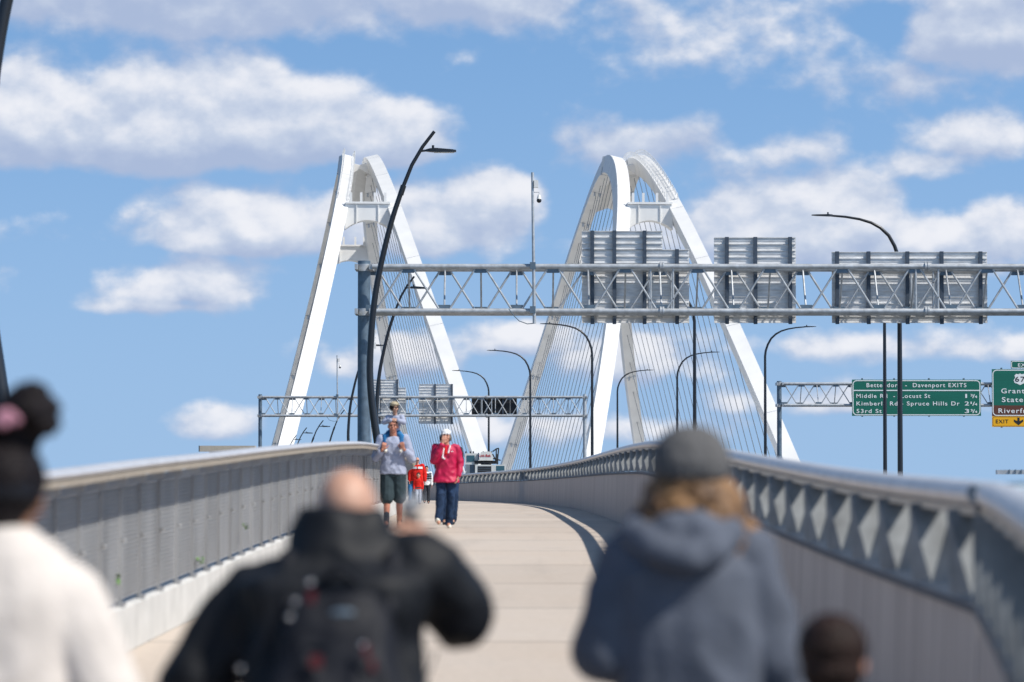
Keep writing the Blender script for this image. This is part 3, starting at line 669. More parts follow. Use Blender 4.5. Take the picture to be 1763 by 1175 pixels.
# camera masts on the gantries
def cam_mast(d, x, yt, yb, clamps, label, y, sc_=1.0, x2=None):
    s = F / d; X_ = (x - CX) / s; r = .055 * sc_; zt, zb = (HY - yt) / s, (HY - yb) / s; zc = zt - .75 * sc_
    root = empty('camera_mast', (X_, y, zb), label, 'camera mast')
    xb_ = ((x2 or x) - CX) / s
    MB().tube([(xb_, y, zb), (X_, y, zc), (X_, y, zt)], [r * 1.3, r, r * 1.1], 12).build('pole', M['galv'], root, True)
    MB().box((X_ + r, y - .1, zt - .62 * sc_), (X_ + r + .17 * sc_, y + .08, zt - .32 * sc_)).build('antenna_box', M['white'], root)
    MB().tube([(X_ + r * .6, y, zc - .05), (X_ + .26 * sc_, y, zc - .05), (X_ + .26 * sc_, y, zc - .18)], .014 * sc_, 6).build('bracket', M['galv'], root)
    cm = MB().tube([(X_ + .26 * sc_, y, zc - .15 * sc_), (X_ + .26 * sc_, y, zc - .32 * sc_)], [.05 * sc_, .10 * sc_], 12).build('camera', M['white'], root, True)
    MB().sphere((X_ + .26 * sc_, y, zc - .38 * sc_), .10 * sc_).build('camera_dome', M['black'], cm, True)
    for c in clamps: MB().box((X_ - .11 * sc_, y - .09, (HY - c) / s - .14 * sc_), (X_ + .12 * sc_, y + .16, (HY - c) / s + .14 * sc_)).build('clamp', M['galv_dark'], root)
    return root
cm1 = cam_mast(D1_, 917, 297, 558, (458, 534), 'tall grey mast with a dome camera clamped to the nearest gantry', D1_ - .2, x2=920)
P0 = px(876, 532, D1_ - .3); MB().tube([P0, px(884, 543, D1_ - .3), px(894, 553, D1_ - .25), px(908, 558, D1_ - .2), px(920, 557, D1_ - .2)], .018, 6).build('cable', M['galv_dark'], cm1)
cm2 = cam_mast(D2_, 580.5, 612, 725, (682, 716), 'slim white camera mast clamped to the distant gantry', D2_ - .2, 1.0, x2=581.5)
MB().tube([px(562, 717, D2_ - .3), px(567, 724, D2_ - .3), px(575, 726, D2_ - .3), px(581, 725, D2_ - .2)], .02, 6).build('cable', M['galv_dark'], cm2)
EP = empty('equipment_pole', px(640, 765, 230), 'slim pole with white equipment boxes between the two black lamps', 'pole')
MB().tube([px(638.5, 800, 230), px(642, 570, 230)], .05, 8).build('pole', M['galv'], EP)
for a, b, c, e in ((640, 568, 648, 574), (640, 590, 647, 600), (641, 575, 645, 588)): p, q = px(a, b, 229.8), px(c, e, 229.8); MB().box((p.x, 229.8, q.z), (q.x, 230.1, p.z)).build('equipment_box', M['white'], EP)
# ------------------------------------------------------------------ lamps
def lean_lamp():
    root = empty('street_lamp', (0, 0, 0)); 
    prof = [(.30, -1.6), (.22, 0), (.06, 1.2), (-.10, 2.3), (-.18, 3.3), (-.15, 4.3), (.0, 5.8), (.22, 6.9), (.50, 8.0), (.78, 8.85)]
    fx = curve([(z, x) for x, z in prof]); zs = [-1.6 + (8.85 + 1.6) * i / 40 for i in range(41)]
    MB().tube([(fx(z), 0, z) for z in zs], [.135 - .06 * (i / 40) for i in range(41)], 14).build('pole', M['black'], root, True)
    up = [(.78, 8.85), (1.08, 9.6), (1.40, 10.15), (1.76, 10.62)]; MB().tube([(x, 0, z) for x, z in up], [.062, .058, .054, .05], 12).build('upper_pole', M['black'], root, True)
    MB().tube([(.74, 0, 8.70), (.83, 0, 8.98)], .088, 14).build('collar', M['black'], root, True)
    MB().tube([(1.33, 0, 10.02), (1.58, 0, 10.05)], .035, 8).build('bracket', M['black'], root)
    hd_ = MB().sweep([[(x, w_, z0), (x, w_, z1), (x, -w_, z1), (x, -w_, z0)] for x, w_, z0, z1 in ((1.50, .06, 10.01, 10.07), (1.62, .12, 10.0, 10.10), (1.8, .15, 9.99, 10.11), (2.3, .14, 9.99, 10.07), (2.42, .11, 10.0, 10.05))]).build('lamp_head', M['black'], root)
    MB().box((1.75, -.1, 9.975), (2.36, .1, 9.988)).build('lens', M['signwhite'], hd_); MB().tube([(1.72, 0, 10.1), (1.72, 0, 10.2)], .04, 8).build('sensor', M['black'], hd_)
    return root
proto = lean_lamp()
LB = [('nearest leaning black lamp, only its dark pole showing at the left edge', 46.15, 0, 0, 1), ('tall leaning black lamp in front of the left arch', 105, 640, 0, 1),
      ('second leaning black lamp, its head seen through the gantry truss', 179, 650, 0, 1), ('leaning black lamp just left of the thick gantry post', 254, 601, 0, 1),
      ('short looking leaning lamp beneath the distant gantry mast', 335, 559, -3.6, 1), ('small leaning lamp between the railing and the distant gantry', 335, 523, -4.6, 1),
      ('tiny leaning lamp in front of the left arch foot, right one of two', 372, 498, -4.7, 1), ('tiniest leaning lamp at the left arch foot', 460, 486, -4.3, 1)]
def lamp_base(d, x): return ((x - CX) * d / F, d, 0)
for i, (lab, d, x, dz, k) in enumerate(LB):
    o = proto if i == 0 else copy_tree(proto)
    b = lamp_base(d, x); xo = -6.84 if i == 0 else b[0] + .12; o.location = (xo, b[1], dz); x1 = leftX(d) - .3 if d < 320 else xo + 4; bz = min(gz(d) - .3, dz - 1.55) if d < 320 else dz - 1.6
    MB().box((xo, d - .15, bz - .25), (max(x1, xo + .8), d + .15, bz)).build('outrigger', M['kerb'], o); tag(o, lab, 'street lamp', 'leaning black lamps along the path')
def arm_lamp(m):
    root = empty('street_lamp', (0, 0, 0)); H = 13.5
    arc = [(0, 0), (0, 6), (0, 11.3), (.05, 11.7), (.2, 12.15), (.45, 12.6), (.8, 12.93), (1.2, 13.15), (1.7, 13.3), (2.3, 13.4), (2.9, 13.45)]
    MB().tube([(m * x, 0, z) for x, z in arc], [.125, .11, .09, .085, .08, .075, .07, .062, .055, .05, .045], 12).build('pole', M['black'], root, True)
    hd_ = MB().sweep([[(m * x, w_, z0), (m * x, w_, z1), (m * x, -w_, z1), (m * x, -w_, z0)] for x, w_, z0, z1 in ((2.85, .05, 13.41, 13.5), (3.0, .14, 13.42, 13.51), (3.5, .15, 13.44, 13.5), (3.75, .1, 13.46, 13.49))]).build('lamp_head', M['black'], root)
    MB().tube([(m * 3.05, 0, 13.5), (m * 3.05, 0, 13.6)], .035, 6).build('sensor', M['black'], hd_)
    MB().tube([(0, 0, -.05), (0, 0, .35)], .2, 10).build('base', M['black'], root)
    return root
AL = [(-1, 149, 1549.5, 369, 'thick black road lamp rising highest, behind the rightmost sign back'), (-1, 200, 1196, 487, 'black road lamp rising directly behind the grey beanie'),
      (-1, 250, 1019.5, 557, 'black road lamp before the near left leg of the right arch'), (-1, 300, 913, 603, 'black road lamp left of the right arch, arm to the left'),
      (-1, 355, 841.5, 638, 'black road lamp standing behind the truck crane'),
      (1, 200, 1523.5, 484, 'thinner black road lamp crossing the green sign, left of the thick one'), (1, 255, 1317.5, 562, 'black road lamp beside the green sign gantry post'),
      (1, 306, 1166, 606, 'black road lamp among the right arch cables, arm to the right'), (1, 355, 1063, 637, 'shortest black road lamp beside the far leg of the right arch, arm to the right')]
pr_ = {-1: None, 1: None}
for m, d, x, yt, lab in AL:
    if pr_[m] is None: o = pr_[m] = arm_lamp(m)
    else: o = copy_tree(pr_[m])
    zt = (HY - yt) * d / F; o.location = ((x - CX) * d / F, d, zt - 13.5); tag(o, lab, 'street lamp', 'curved arm road lamps')
# ------------------------------------------------------------------ truck crane
TC = empty('truck_crane', px(836, 881, 214), 'white truck crane on the road behind the right barrier, beside the woman in pink', 'truck crane')
def bx(x0, y0, x1, y1, dd, dep, name, m, parent=TC, bev=0):
    p, q = px(x0, y0, dd), px(x1, y1, dd); g = MB()
    if bev:
        k = bev * (q.x - p.x); g.prism([(p.x, q.z), (q.x, q.z), (q.x, p.z - k), (q.x - k, p.z), (p.x + k, p.z), (p.x, p.z - k)], dd, dd + dep)
    else: g.box((p.x, dd, q.z), (q.x, dd + dep, p.z))
    return g.build(name, m, parent)
cb = bx(800.5, 781, 823, 800, 213.2, 1.6, 'operator_cab', M['cranewhite'], bev=.08); bx(803.5, 784.5, 817, 795.5, 213.18, .015, 'window', M['glass'], cb)
bx(801, 800.5, 822, 826, 213.4, 1.5, 'cab_mount', M['galv_dark'])
bx(801, 800.5, 809, 824, 213.36, .03, 'panel', M['cranewhite'])
p, q = px(825, 778, 213), px(849, 793.5, 213)
bo = MB().prism([(p.x, q.z + .02), (p.x + .1, p.z - .03), (p.x + .4, p.z), (q.x - .12, p.z), (q.x, q.z + .2), (q.x - .03, q.z)], 212.6, 214.4).build('boom', M['cranewhite'], TC)
MB().box((p.x - .08, 213.0, q.z + .03), (p.x, 214, p.z - .08)).build('boom_side', M['galv_dark'], bo)
lt_ = text('Link-Belt', .215, (px(825.2, 0, 212.58).x, 212.585, px(0, 786.9, 212.58).z), M['red'], bo, off=.016, ext=.003)
xs_ = [v.co.x for v in lt_.data.vertices]; kx = (20 * 213 / F) / (max(xs_) - min(xs_)); x_0 = min(xs_)
for v in lt_.data.vertices: v.co.x = (v.co.x - x_0) * kx + px(825.0, 0, 212.58).x - WL(bo).x
bx(817, 793.5, 853, 799, 213.1, 1.2, 'boom_cradle', M['dark']); bx(828, 796, 846, 802, 213, 1, 'winch', M['dark'])
en = bx(818, 800.5, 851, 830, 212.2, 2.0, 'engine_housing', M['cranewhite'], bev=.03); bx(822.5, 803, 846, 829, 212.185, .012, 'grille', M['dark'], en)
for k in range(8): bx(822.8, 804 + k * 3.2, 845.7, 804.5 + k * 3.2, 212.17, .012, 'grille_bar', M['galv_dark'], en)
dc = bx(851.5, 800.5, 871, 830, 212.3, 2.0, 'driver_cab', M['cranewhite'], bev=.05); bx(854, 802.5, 868.5, 811, 212.285, .012, 'windscreen', M['glass'], dc)
g = MB(); 
for a, b in (((848, 778), (855, 773)), ((855, 773), (859, 772.3)), ((858.5, 772.5), (856, 800)), ((854.5, 773), (854, 799)), ((848, 782), (857, 799)), ((849, 790), (862, 793))): g.tube([px(*a, 213), px(*b, 213)], .04, 6)
bx(854, 782, 858, 799, 213.1, .5, 'exhaust_stack', M['galv_dark']); g.build('hydraulic_lines', M['dark'], TC)
g = MB(); 
for a in (802, 810, 846, 832, 815): g.tube([px(a, 781, 213.5), px(a, 777.5, 213.5)], .04, 6)
g.build('beacons', M['dark'], TC)
bx(806, 830, 866, 868, 212.6, 9, 'chassis', M['dark'])
for xx in (809, 862):
    for yy in (213.5, 215.2, 219, 220.6):
        c_ = px(xx, 866, 214); wh = MB().tube([(c_.x - .2, yy, c_.z), (c_.x + .2, yy, c_.z)], .53, 18).build('wheel', M['dark'], TC, True)
# ------------------------------------------------------------------ people
class Fig(MB):
    def cap(s, a, ra, b, rb=None, n=12):
        rb = ra if rb is None else rb; a, b = Vector(a), Vector(b); d = (b - a); L = d.length
        if L < 1e-5: return s
        d /= L; pts = []; rr = []
        for t in (75, 50, 25): pts.append(a - d * ra * math.sin(R(t))); rr.append(ra * math.cos(R(t)))
        pts += [a, a.lerp(b, .5), b]; rr += [ra, (ra + rb) / 2, rb]
        for t in (25, 50, 75): pts.append(b + d * rb * math.sin(R(t))); rr.append(rb * math.cos(R(t)))
        s.tube(pts, rr, n); return s
    def loft(s, secs, n=20, pw=2.3):
        rings = []
        for (x, y, z, rx, ry) in secs:
            rings.append([(x + rx * math.copysign(abs(math.cos(t)) ** (2 / pw), math.cos(t)), y + ry * math.copysign(abs(math.sin(t)) ** (2 / pw), math.sin(t)), z) for t in [2 * math.pi * k / n for k in range(n)]])
        s.sweep(rings); return s
    def grow(s, name, m, parent, vox=.008, fold=0, fs=9., it=3, lift=0., seed=0.):
        off_ = WL(parent)
        me = bpy.data.meshes.new(name); me.from_pydata([Vector(v) - off_ for v in s.v], [], s.f); me.update()
        bm = bmesh.new(); bm.from_mesh(me); bmesh.ops.recalc_face_normals(bm, faces=bm.faces); bm.to_mesh(me); bm.free()
        t = bpy.data.objects.new('t', me)
        md = t.modifiers.new('r', 'REMESH'); md.mode = 'VOXEL'; md.voxel_size = vox
        if it: sm = t.modifiers.new('s', 'SMOOTH'); sm.factor = .5; sm.iterations = it
        m2 = bake(t); bpy.data.meshes.remove(me)
        m2.name = name
        if fold:
            n_ = len(m2.vertices); co = np.empty(n_ * 3); no = np.empty(n_ * 3)
            m2.vertices.foreach_get('co', co); m2.vertex_normals.foreach_get('vector', no); co = co.reshape(-1, 3); no = no.reshape(-1, 3); am = np.empty(n_)
            for i, c in enumerate(co.tolist()):
                q = Vector((c[0] * fs, c[1] * fs, c[2] * fs * .8 + seed))
                am[i] = (1 - abs(mn.noise(q)) * 2.6) * .7 + mn.noise(q * 2.3) * .4
            co += no * am[:, None] * fold; m2.vertices.foreach_set('co', co.ravel()); m2.update()
        m2.materials.clear(); m2.materials.append(m)
        for p in m2.polygons: p.use_smooth = True
        o = bpy.data.objects.new(name, m2); C.objects.link(o); o.parent = parent
        return o
def hand(g, w, d, n, side, k=1.0, curl=.5):
    """w wrist, d direction of the fingers, n palm normal (fingers curl to it), side = thumb side vector"""
    w, d, n = Vector(w), Vector(d).normalized(), Vector(n); n = (n - d * n.dot(d)).normalized(); sd_ = d.cross(n).normalized()
    if sd_.dot(Vector(side)) < 0: sd_ = -sd_
    for e in (-.028, -.01, .01, .028): g.cap(w, .017 * k, w + (d * .085 + sd_ * e) * k, .013 * k, 8)
    for e, L in ((.031, .072), (.0105, .08), (-.0105, .074), (-.031, .058)):
        b = w + (d * .088 + sd_ * e) * k; dr = d.copy(); pt_ = b
        for j, (q, r) in enumerate(((.45, .0095), (.3, .0088), (.25, .0078))):
            dr = (dr * math.cos(curl * (1 + .25 * j)) + n * math.sin(curl * (1 + .25 * j))).normalized() if j or curl > .2 else dr
            n_ = n; e2 = pt_ + dr * L * q * k; g.cap(pt_, r * k, e2, r * .93 * k, 8); pt_ = e2
    b = w + (d * .03 + sd_ * .03) * k; m1 = b + (d * .035 + sd_ * .028 + n * .012) * k; g.cap(b, .014 * k, m1, .011 * k, 8); g.cap(m1, .011 * k, m1 + (d * .032 + sd_ * .006 + n * .014) * k, .0085 * k, 8)
def V(*a): return Vector(a)
def skeleton(h, f):
    """standing figure, feet at the origin, f = +1 facing away (+y), -1 facing the camera; keys l / r are left / right in the picture"""
    J = dict(pel=V(0, 0, .52 * h), waist=V(0, 0, .60 * h), chest=V(0, 0, .73 * h), neck=V(0, 0, .825 * h), head=V(0, f * .012 * h, .925 * h))
    for s, k in (('l', -1), ('r', 1)):
        J['sh' + s] = V(k * .105 * h, 0, .805 * h); J['el' + s] = V(k * .135 * h, -f * .01 * h, .63 * h); J['wr' + s] = V(k * .14 * h, f * .03 * h, .485 * h)
        J['hp' + s] = V(k * .05 * h, 0, .50 * h); J['kn' + s] = V(k * .052 * h, f * .012 * h, .28 * h); J['an' + s] = V(k * .052 * h, -f * .005 * h, .045 * h)
    return J
def body(root, J, h, f, sk, hands=(), vox=.008, nude_arms=False, legs=True, turn=0., armk=1.0, hs=1.0):
    o = WL(root); g = Fig(); k = h / 1.75 if h > 1.4 else h / 1.75 * 1.0; P = {q: o + v for q, v in J.items()}
    hk = (k if h > 1.4 else (.83 + (h - .9) * .2)) * hs
    H = P['head']; ct, s_ = math.cos(turn), math.sin(turn)
    fw = V(s_, f * ct, 0); sd_ = V(ct, -f * s_, 0) if f > 0 else V(ct, s_ * 1, 0); sd_ = V(fw.y, -fw.x, 0)
    g.cap(P['neck'] - V(0, 0, .05 * k), .062 * k, H - V(0, 0, .04 * hk), .052 * hk)
    g.sphere(H + V(0, 0, .022 * hk) - fw * .012 * hk, (.074 * hk + .012 * abs(s_) * hk, .093 * hk, .098 * hk), 20, 14)
    g.sphere(H - V(0, 0, .045 * hk) + fw * .018 * hk, (.056 * hk, .066 * hk, .066 * hk), 16, 10)
    g.sphere(H - V(0, 0, .088 * hk) + fw * .052 * hk, (.026 * hk, .024 * hk, .02 * hk), 10, 8)
    g.cap(H + V(0, 0, .012 * hk) + fw * .084 * hk, .009 * hk, H - V(0, 0, .025 * hk) + fw * .103 * hk, .013 * hk, 8)
    for e in (-1, 1):
        g.sphere(H + sd_ * e * .076 * hk - V(0, 0, .012 * hk) - fw * .005 * hk, (.012 * hk, .02 * hk, .032 * hk), 8, 6)
        g.sphere(H + sd_ * e * .038 * hk - V(0, 0, .028 * hk) + fw * .06 * hk, .024 * hk, 8, 6)
    g.cap(H + sd_ * -.036 * hk + V(0, 0, .028 * hk) + fw * .078 * hk, .011 * hk, H + sd_ * .036 * hk + V(0, 0, .028 * hk) + fw * .078 * hk, .011 * hk, 8)
    g.cap(H + sd_ * -.016 * hk - V(0, 0, .056 * hk) + fw * .080 * hk, .010 * hk, H + sd_ * .016 * hk - V(0, 0, .056 * hk) + fw * .080 * hk, .010 * hk, 8)
    a, b = P['chest'], P['pel']
    g.cap(P['shl'].lerp(P['shr'], .16), .048 * k, P['shl'].lerp(P['shr'], .84), .048 * k)
    for e in (-.055, .055): g.cap(a + V(e * k, 0, 0), .085 * k, b + V(e * k, 0, 0), .08 * k)
    for s in 'lr':
        g.cap(P['sh' + s], .046 * k * armk, P['el' + s], .037 * k * armk); g.cap(P['el' + s], .038 * k * armk, P['wr' + s], .026 * k * armk)
        if legs: g.cap(P['hp' + s], .078 * k, P['kn' + s], .052 * k); g.cap(P['kn' + s], .052 * k, P['kn' + s].lerp(P['an' + s], .4), .052 * k); g.cap(P['kn' + s].lerp(P['an' + s], .4), .052 * k, P['an' + s], .034 * k); g.cap(P['an' + s], .034 * k, P['an' + s] + V(0, f * .14 * k, -.035 * k), .03 * k)
        hd = dict(hands).get(s)
        dr = (P['wr' + s] - P['el' + s]).normalized()
        if hd: hand(g, P['wr' + s], hd[0], hd[1], hd[2], max(.62, k), hd[3])
        else: hand(g, P['wr' + s], dr, V(-1 if s == 'r' else 1, f * .3, 0), V(0, f, .0), max(.6, k), .35)
    bo = g.grow('body', sk, root, vox, it=2)
    return bo, P, H, fw, sd_, hk, k
def face(bo, H, fw, sd_, hk, glasses=False):
    for e in (-1, 1):
        MB().sphere(H + sd_ * e * .031 * hk + V(0, 0, .006 * hk) + fw * .078 * hk, (.009 * hk, .008 * hk, .005 * hk), 8, 6).build('eye', M['eye'], bo, True)
        MB().tube([H + sd_ * e * .014 * hk + V(0, 0, .026 * hk) + fw * .090 * hk, H + sd_ * e * .048 * hk + V(0, 0, .028 * hk) + fw * .076 * hk], .0032 * hk, 6).build('eyebrow', M['h_brown'], bo)
    MB().tube([H + sd_ * -.022 * hk - V(0, 0, .056 * hk) + fw * .085 * hk, H - V(0, 0, .058 * hk) + fw * .093 * hk, H + sd_ * .022 * hk - V(0, 0, .056 * hk) + fw * .085 * hk], .0055 * hk, 6).build('lips', M['lip'], bo, True)
    if glasses:
        g = MB()
        for e in (-1, 1): g.sphere(H + sd_ * e * .034 * hk + V(0, 0, .005 * hk) + fw * .092 * hk, (.031 * hk, .012 * hk, .021 * hk), 10, 6); g.tube([H + sd_ * e * .06 * hk + V(0, 0, .008 * hk) + fw * .085 * hk, H + sd_ * e * .079 * hk + V(0, 0, .005 * hk)], .004, 5)
        g.build('sunglasses', M['black'], bo, True)
def torso(P, k, f, w=1.0, hem=None, belly=0., dep=1.0, flare=0.):
    """stack of ellipses from hem to collar following the spine"""
    secs = []; pe, ch, nk = P['pel'], P['chest'], P['neck']; hem = hem if hem is not None else pe.z - .06 * k
    def sp(z):
        if z < ch.z: t = (z - pe.z) / (ch.z - pe.z); return pe.lerp(ch, t)
        t = (z - ch.z) / (nk.z - ch.z); return ch.lerp(nk, t)
    top = (P['shl'].z + P['shr'].z) / 2 + .045 * k
    for t, rx, ry in ((0, .185 + flare, .135 + flare * .6), (.15, .182 + flare * .7, .133), (.35, .17, .128 + belly), (.55, .178, .13 + belly * .7), (.75, .19, .132), (.88, .185, .115), (.96, .14, .09), (1.0, .075, .07)):
        z = hem + (top - hem) * t; c = sp(z); secs.append((c.x, c.y + f * belly * .4 * (1 - t), z, rx * k * w, ry * k * dep))
    return secs
def shirt(root, P, k, f, m, w=1., hem=None, belly=0., dep=1., flare=0., sl=(.068, .052, .045), full=True, vox=.009, fold=.008, fs=8., collar=0., hood=False, name='jacket', sleeve=1.0, seed=0.):
    g = Fig(); g.loft(torso(P, k, f, w, hem, belly, dep, flare))
    for s in 'lr':
        e, wv = P['el' + s], P['wr' + s]
        inn = P['shl'].lerp(P['shr'], .2 if s == 'l' else .8)
        g.cap(inn, .062 * k, P['sh' + s], sl[0] * k); g.cap(P['sh' + s], sl[0] * k, e, sl[1] * k)
        if full: g.cap(e, sl[1] * k * 1.02, e.lerp(wv, .95 * sleeve), sl[2] * k)
    if collar: g.cap(P['neck'] - V(0, 0, .06 * k), .085 * k, P['neck'] + V(0, 0, collar * k), .078 * k)
    return g.grow(name, m, root, vox, fold=fold, fs=fs, it=3, seed=seed)
def trousers(root, P, k, f, m, full=1.0, vox=.009, fold=.006, r=(.098, .078, .075), name='trousers', top=None):
    g = Fig(); pe = P['pel']; tz = top or pe.z + .10 * k
    g.loft([(pe.x, pe.y, pe.z - .10 * k, .155 * k, .115 * k), (pe.x, pe.y, pe.z - .02 * k, .17 * k, .122 * k), (pe.x, pe.y, tz, .155 * k, .115 * k)])
    for s in 'lr':
        g.cap(P['hp' + s], r[0] * k, P['kn' + s] if full >= .5 else P['hp' + s].lerp(P['kn' + s], full * 2), r[1] * k)
        if full > .5: g.cap(P['kn' + s], r[1] * k, P['kn' + s].lerp(P['an' + s], (full - .5) * 2), r[2] * k)
    return g.grow(name, m, root, vox, fold=fold, fs=9, it=3)
def shoes(root, P, k, f, m, heel=0., dx=(0, 0), lift=(0, 0)):
    for i, s in enumerate('lr'):
        a = P['an' + s]; g = Fig(); z = a.z - .055 * k
        d = V(dx[i], f, lift[i]).normalized()
        g.cap(a + V(0, 0, -.03 * k) - d * .025 * k, .042 * k, a + d * .10 * k + V(0, 0, -.045 * k), .040 * k); g.cap(a + d * .08 * k + V(0, 0, -.05 * k), .040 * k, a + d * .155 * k + V(0, 0, -.055 * k), .032 * k)
        g.grow('shoe', m, root, .006, it=2)
def gzp(d): return gz(d) + .002
# --- man with a toddler on his shoulders
d = 58.0; h = 1.84; x = (677 - CX) * d / F
r = empty('person', (x, d, gzp(d)), 'man in a pale blue shirt and dark shorts walking with a toddler on his shoulders', 'person')
J = skeleton(h, -1); J['head'] += V(.0, -.02, -.005)
J['ell'] = V(-.29, -.02, 1.17); J['wrl'] = V(-.175, -.20, 1.30); J['elr'] = V(.31, -.02, 1.15); J['wrr'] = V(.185, -.20, 1.31)
J['knl'] = V(-.10, -.06, .50); J['anl'] = V(-.10, -.14, .10); J['knr'] = V(.10, .02, .52); J['anr'] = V(.10, .10, .09)
bo, P, H, fw, sd_, hk, k = body(r, J, h, -1, M['skin_red'], (('l', (V(.35, -.1, .9), V(0, 1, .1), V(1, 0, 0), 1.0)), ('r', (V(-.35, -.1, .9), V(0, 1, .1), V(-1, 0, 0), 1.0))), vox=.0075)
face(bo, H, fw, sd_, hk)
Fig().sphere(H + V(0, .02, .062) * 1, (.082, .092, .068), 18, 12).grow('hair', M['h_brown'], bo, .007, fold=.004, fs=40)
shirt(r, P, k, -1, M['c_shirt'], w=1.08, hem=P['pel'].z - .06, sl=(.078, .066, .056), sleeve=.75, fold=.014, fs=9, name='shirt', flare=.01)
trousers(r, P, k, -1, M['c_shorts'], full=.5, r=(.118, .108, .1), name='shorts', top=P['pel'].z + .02)
for s in 'lr': Fig().cap(P['an' + s] + V(0, 0, .13), .048, P['an' + s], .044).grow('sock', M['c_dgrey'], r, .007)
shoes(r, P, k, -1, M['c_dgrey'])
MAN = P
# toddler
d2 = 58.0; hd_ = P['head']
r = empty('person', (hd_.x + .01, d2 + .06, P['neck'].z + .02), 'toddler in a tan cap and bright blue trousers sitting on the man\'s shoulders', 'person')
J = dict(pel=V(0, .05, .03), waist=V(0, .06, .1), chest=V(.02, .03, .25), neck=V(.02, .0, .35), head=V(.01, -.03, .465), shl=V(-.09, .01, .31), shr=V(.13, .01, .31), ell=V(-.16, -.05, .22), elr=V(.17, -.05, .22), wrl=V(-.05, -.16, .255), wrr=V(.075, -.17, .25),
         hpl=V(-.07, .03, .03), hpr=V(.07, .03, .03), knl=V(-.14, -.10, -.02), knr=V(.13, -.10, -.02), anl=V(-.13, -.16, -.22), anr=V(.12, -.16, -.22))
bo, P, H, fw, sd_, hk, k = body(r, J, .92, -1, M['skin_c'], (('l', (V(1, -.2, .1), V(0, 1, -.6), V(0, -.5, 1), .5)), ('r', (V(-1, -.2, .1), V(0, 1, -.6), V(0, -.5, 1), .5))), vox=.006, turn=.5, hs=.9)
face(bo, H, fw, sd_, hk * .95)
shirt(r, P, k, -1, M['c_shirt'], w=1.0, hem=P['pel'].z, sl=(.085, .075, .065), fold=.006, name='shirt', vox=.007)
g = Fig()
for s in 'lr': g.cap(P['hp' + s], .062, P['kn' + s], .052); g.cap(P['kn' + s], .052, P['an' + s] + V(0, 0, .02), .045)
g.cap(P['hpl'], .07, P['hpr'], .07); g.grow('trousers', M['c_jeanlight'], r, .007, fold=.004)
shoes(r, P, .72, -1, M['shoe'])
g = Fig(); g.sphere(H + V(0, .0, .055) - fw * .01, (.078, .088, .052), 16, 10); c_ = H + V(0, 0, .045); g.cap(c_ + fw * .06 - sd_ * .03, .016, c_ + fw * .12 - sd_ * .02, .012); g.cap(c_ + fw * .06 + sd_ * .03, .016, c_ + fw * .12 + sd_ * .02, .012); g.grow('cap', M['tan'], r, .006)
Fig().sphere(H + V(0, 0, .01) - fw * .02, (.078, .082, .07), 14, 10).grow('hair', M['h_brown'], bo, .006, fold=.004, fs=40)
# --- woman in magenta
d = 58.0; h = 1.66; x = (768 - CX) * d / F
r = empty('person', (x, d, gzp(d)), 'woman in a magenta jacket, white cap and jeans shielding her face with one hand', 'person')
J = skeleton(h, -1)
J['ell'] = V(-.20, -.10, 1.12); J['wrl'] = V(-.055, -.19, 1.40); J['head'] = V(.0, -.04, 1.525); J['elr'] = V(.235, .03, 1.06); J['wrr'] = V(.20, -.06, .86)
J['knl'] = V(-.095, -.10, .48); J['anl'] = V(-.115, -.20, .13); J['knr'] = V(.075, .04, .47); J['anr'] = V(.045, .12, .075)
bo, P, H, fw, sd_, hk, k = body(r, J, h, -1, M['skin_a'], (('l', (V(.25, -.0, 1), V(.1, 1, 0), V(1, 0, .3), .25)),), vox=.007)
face(bo, H, fw, sd_, hk)
shirt(r, P, k, -1, M['c_magenta'], w=1.02, hem=P['pel'].z - .10, flare=.045, sl=(.070, .062, .050), sleeve=.93, fold=.014, fs=8, collar=-.02, dep=1.05)
g = Fig(); g.cap(P['neck'] + V(0, -.075, -.03), .028, P['neck'] + V(0, -.115, -.13), .03); g.grow('scarf', M['c_red'], r, .006)
g = Fig(); g.cap(P['neck'] + V(-.035, -.095, -.05), .014, P['neck'] + V(-.055, -.135, -.20), .016); g.cap(P['neck'] + V(.07, -.085, .0), .014, P['neck'] + V(.04, -.13, -.12), .014); g.cap(P['neck'] + V(-.055, -.135, -.2), .014, P['neck'] + V(-.02, -.14, -.22), .014); g.grow('collar_lining', M['c_white'], r, .006)
MB().box((x + .085, d - .165, P['chest'].z + .055), (x + .125, d - .150, P['chest'].z + .068)).build('chest_mark', M['c_white'], r)
trousers(r, P, k, -1, M['c_jean'], full=.98, r=(.092, .074, .070), fold=.010, top=P['pel'].z)
shoes(r, P, k, -1, M['shoe'], dx=(-.15, .1), lift=(.5, 0))
g = Fig(); g.sphere(H + V(0, .0, .062), (.083, .095, .062), 18, 12); c_ = H + V(0, 0, .052)
for e in (-.04, 0, .04): g.cap(c_ + fw * .07 + sd_ * e, .012, c_ + fw * (.15 - abs(e) * .4) + sd_ * e - V(0, 0, .015), .009)
g.grow('cap', M['c_white'], r, .006)
Fig().sphere(H + V(0, .025, -.0), (.088, .08, .085), 16, 10).sphere(H + V(.06, .01, -.03), (.034, .04, .055)).grow('hair', M['h_grey'], bo, .007, fold=.006, fs=30)
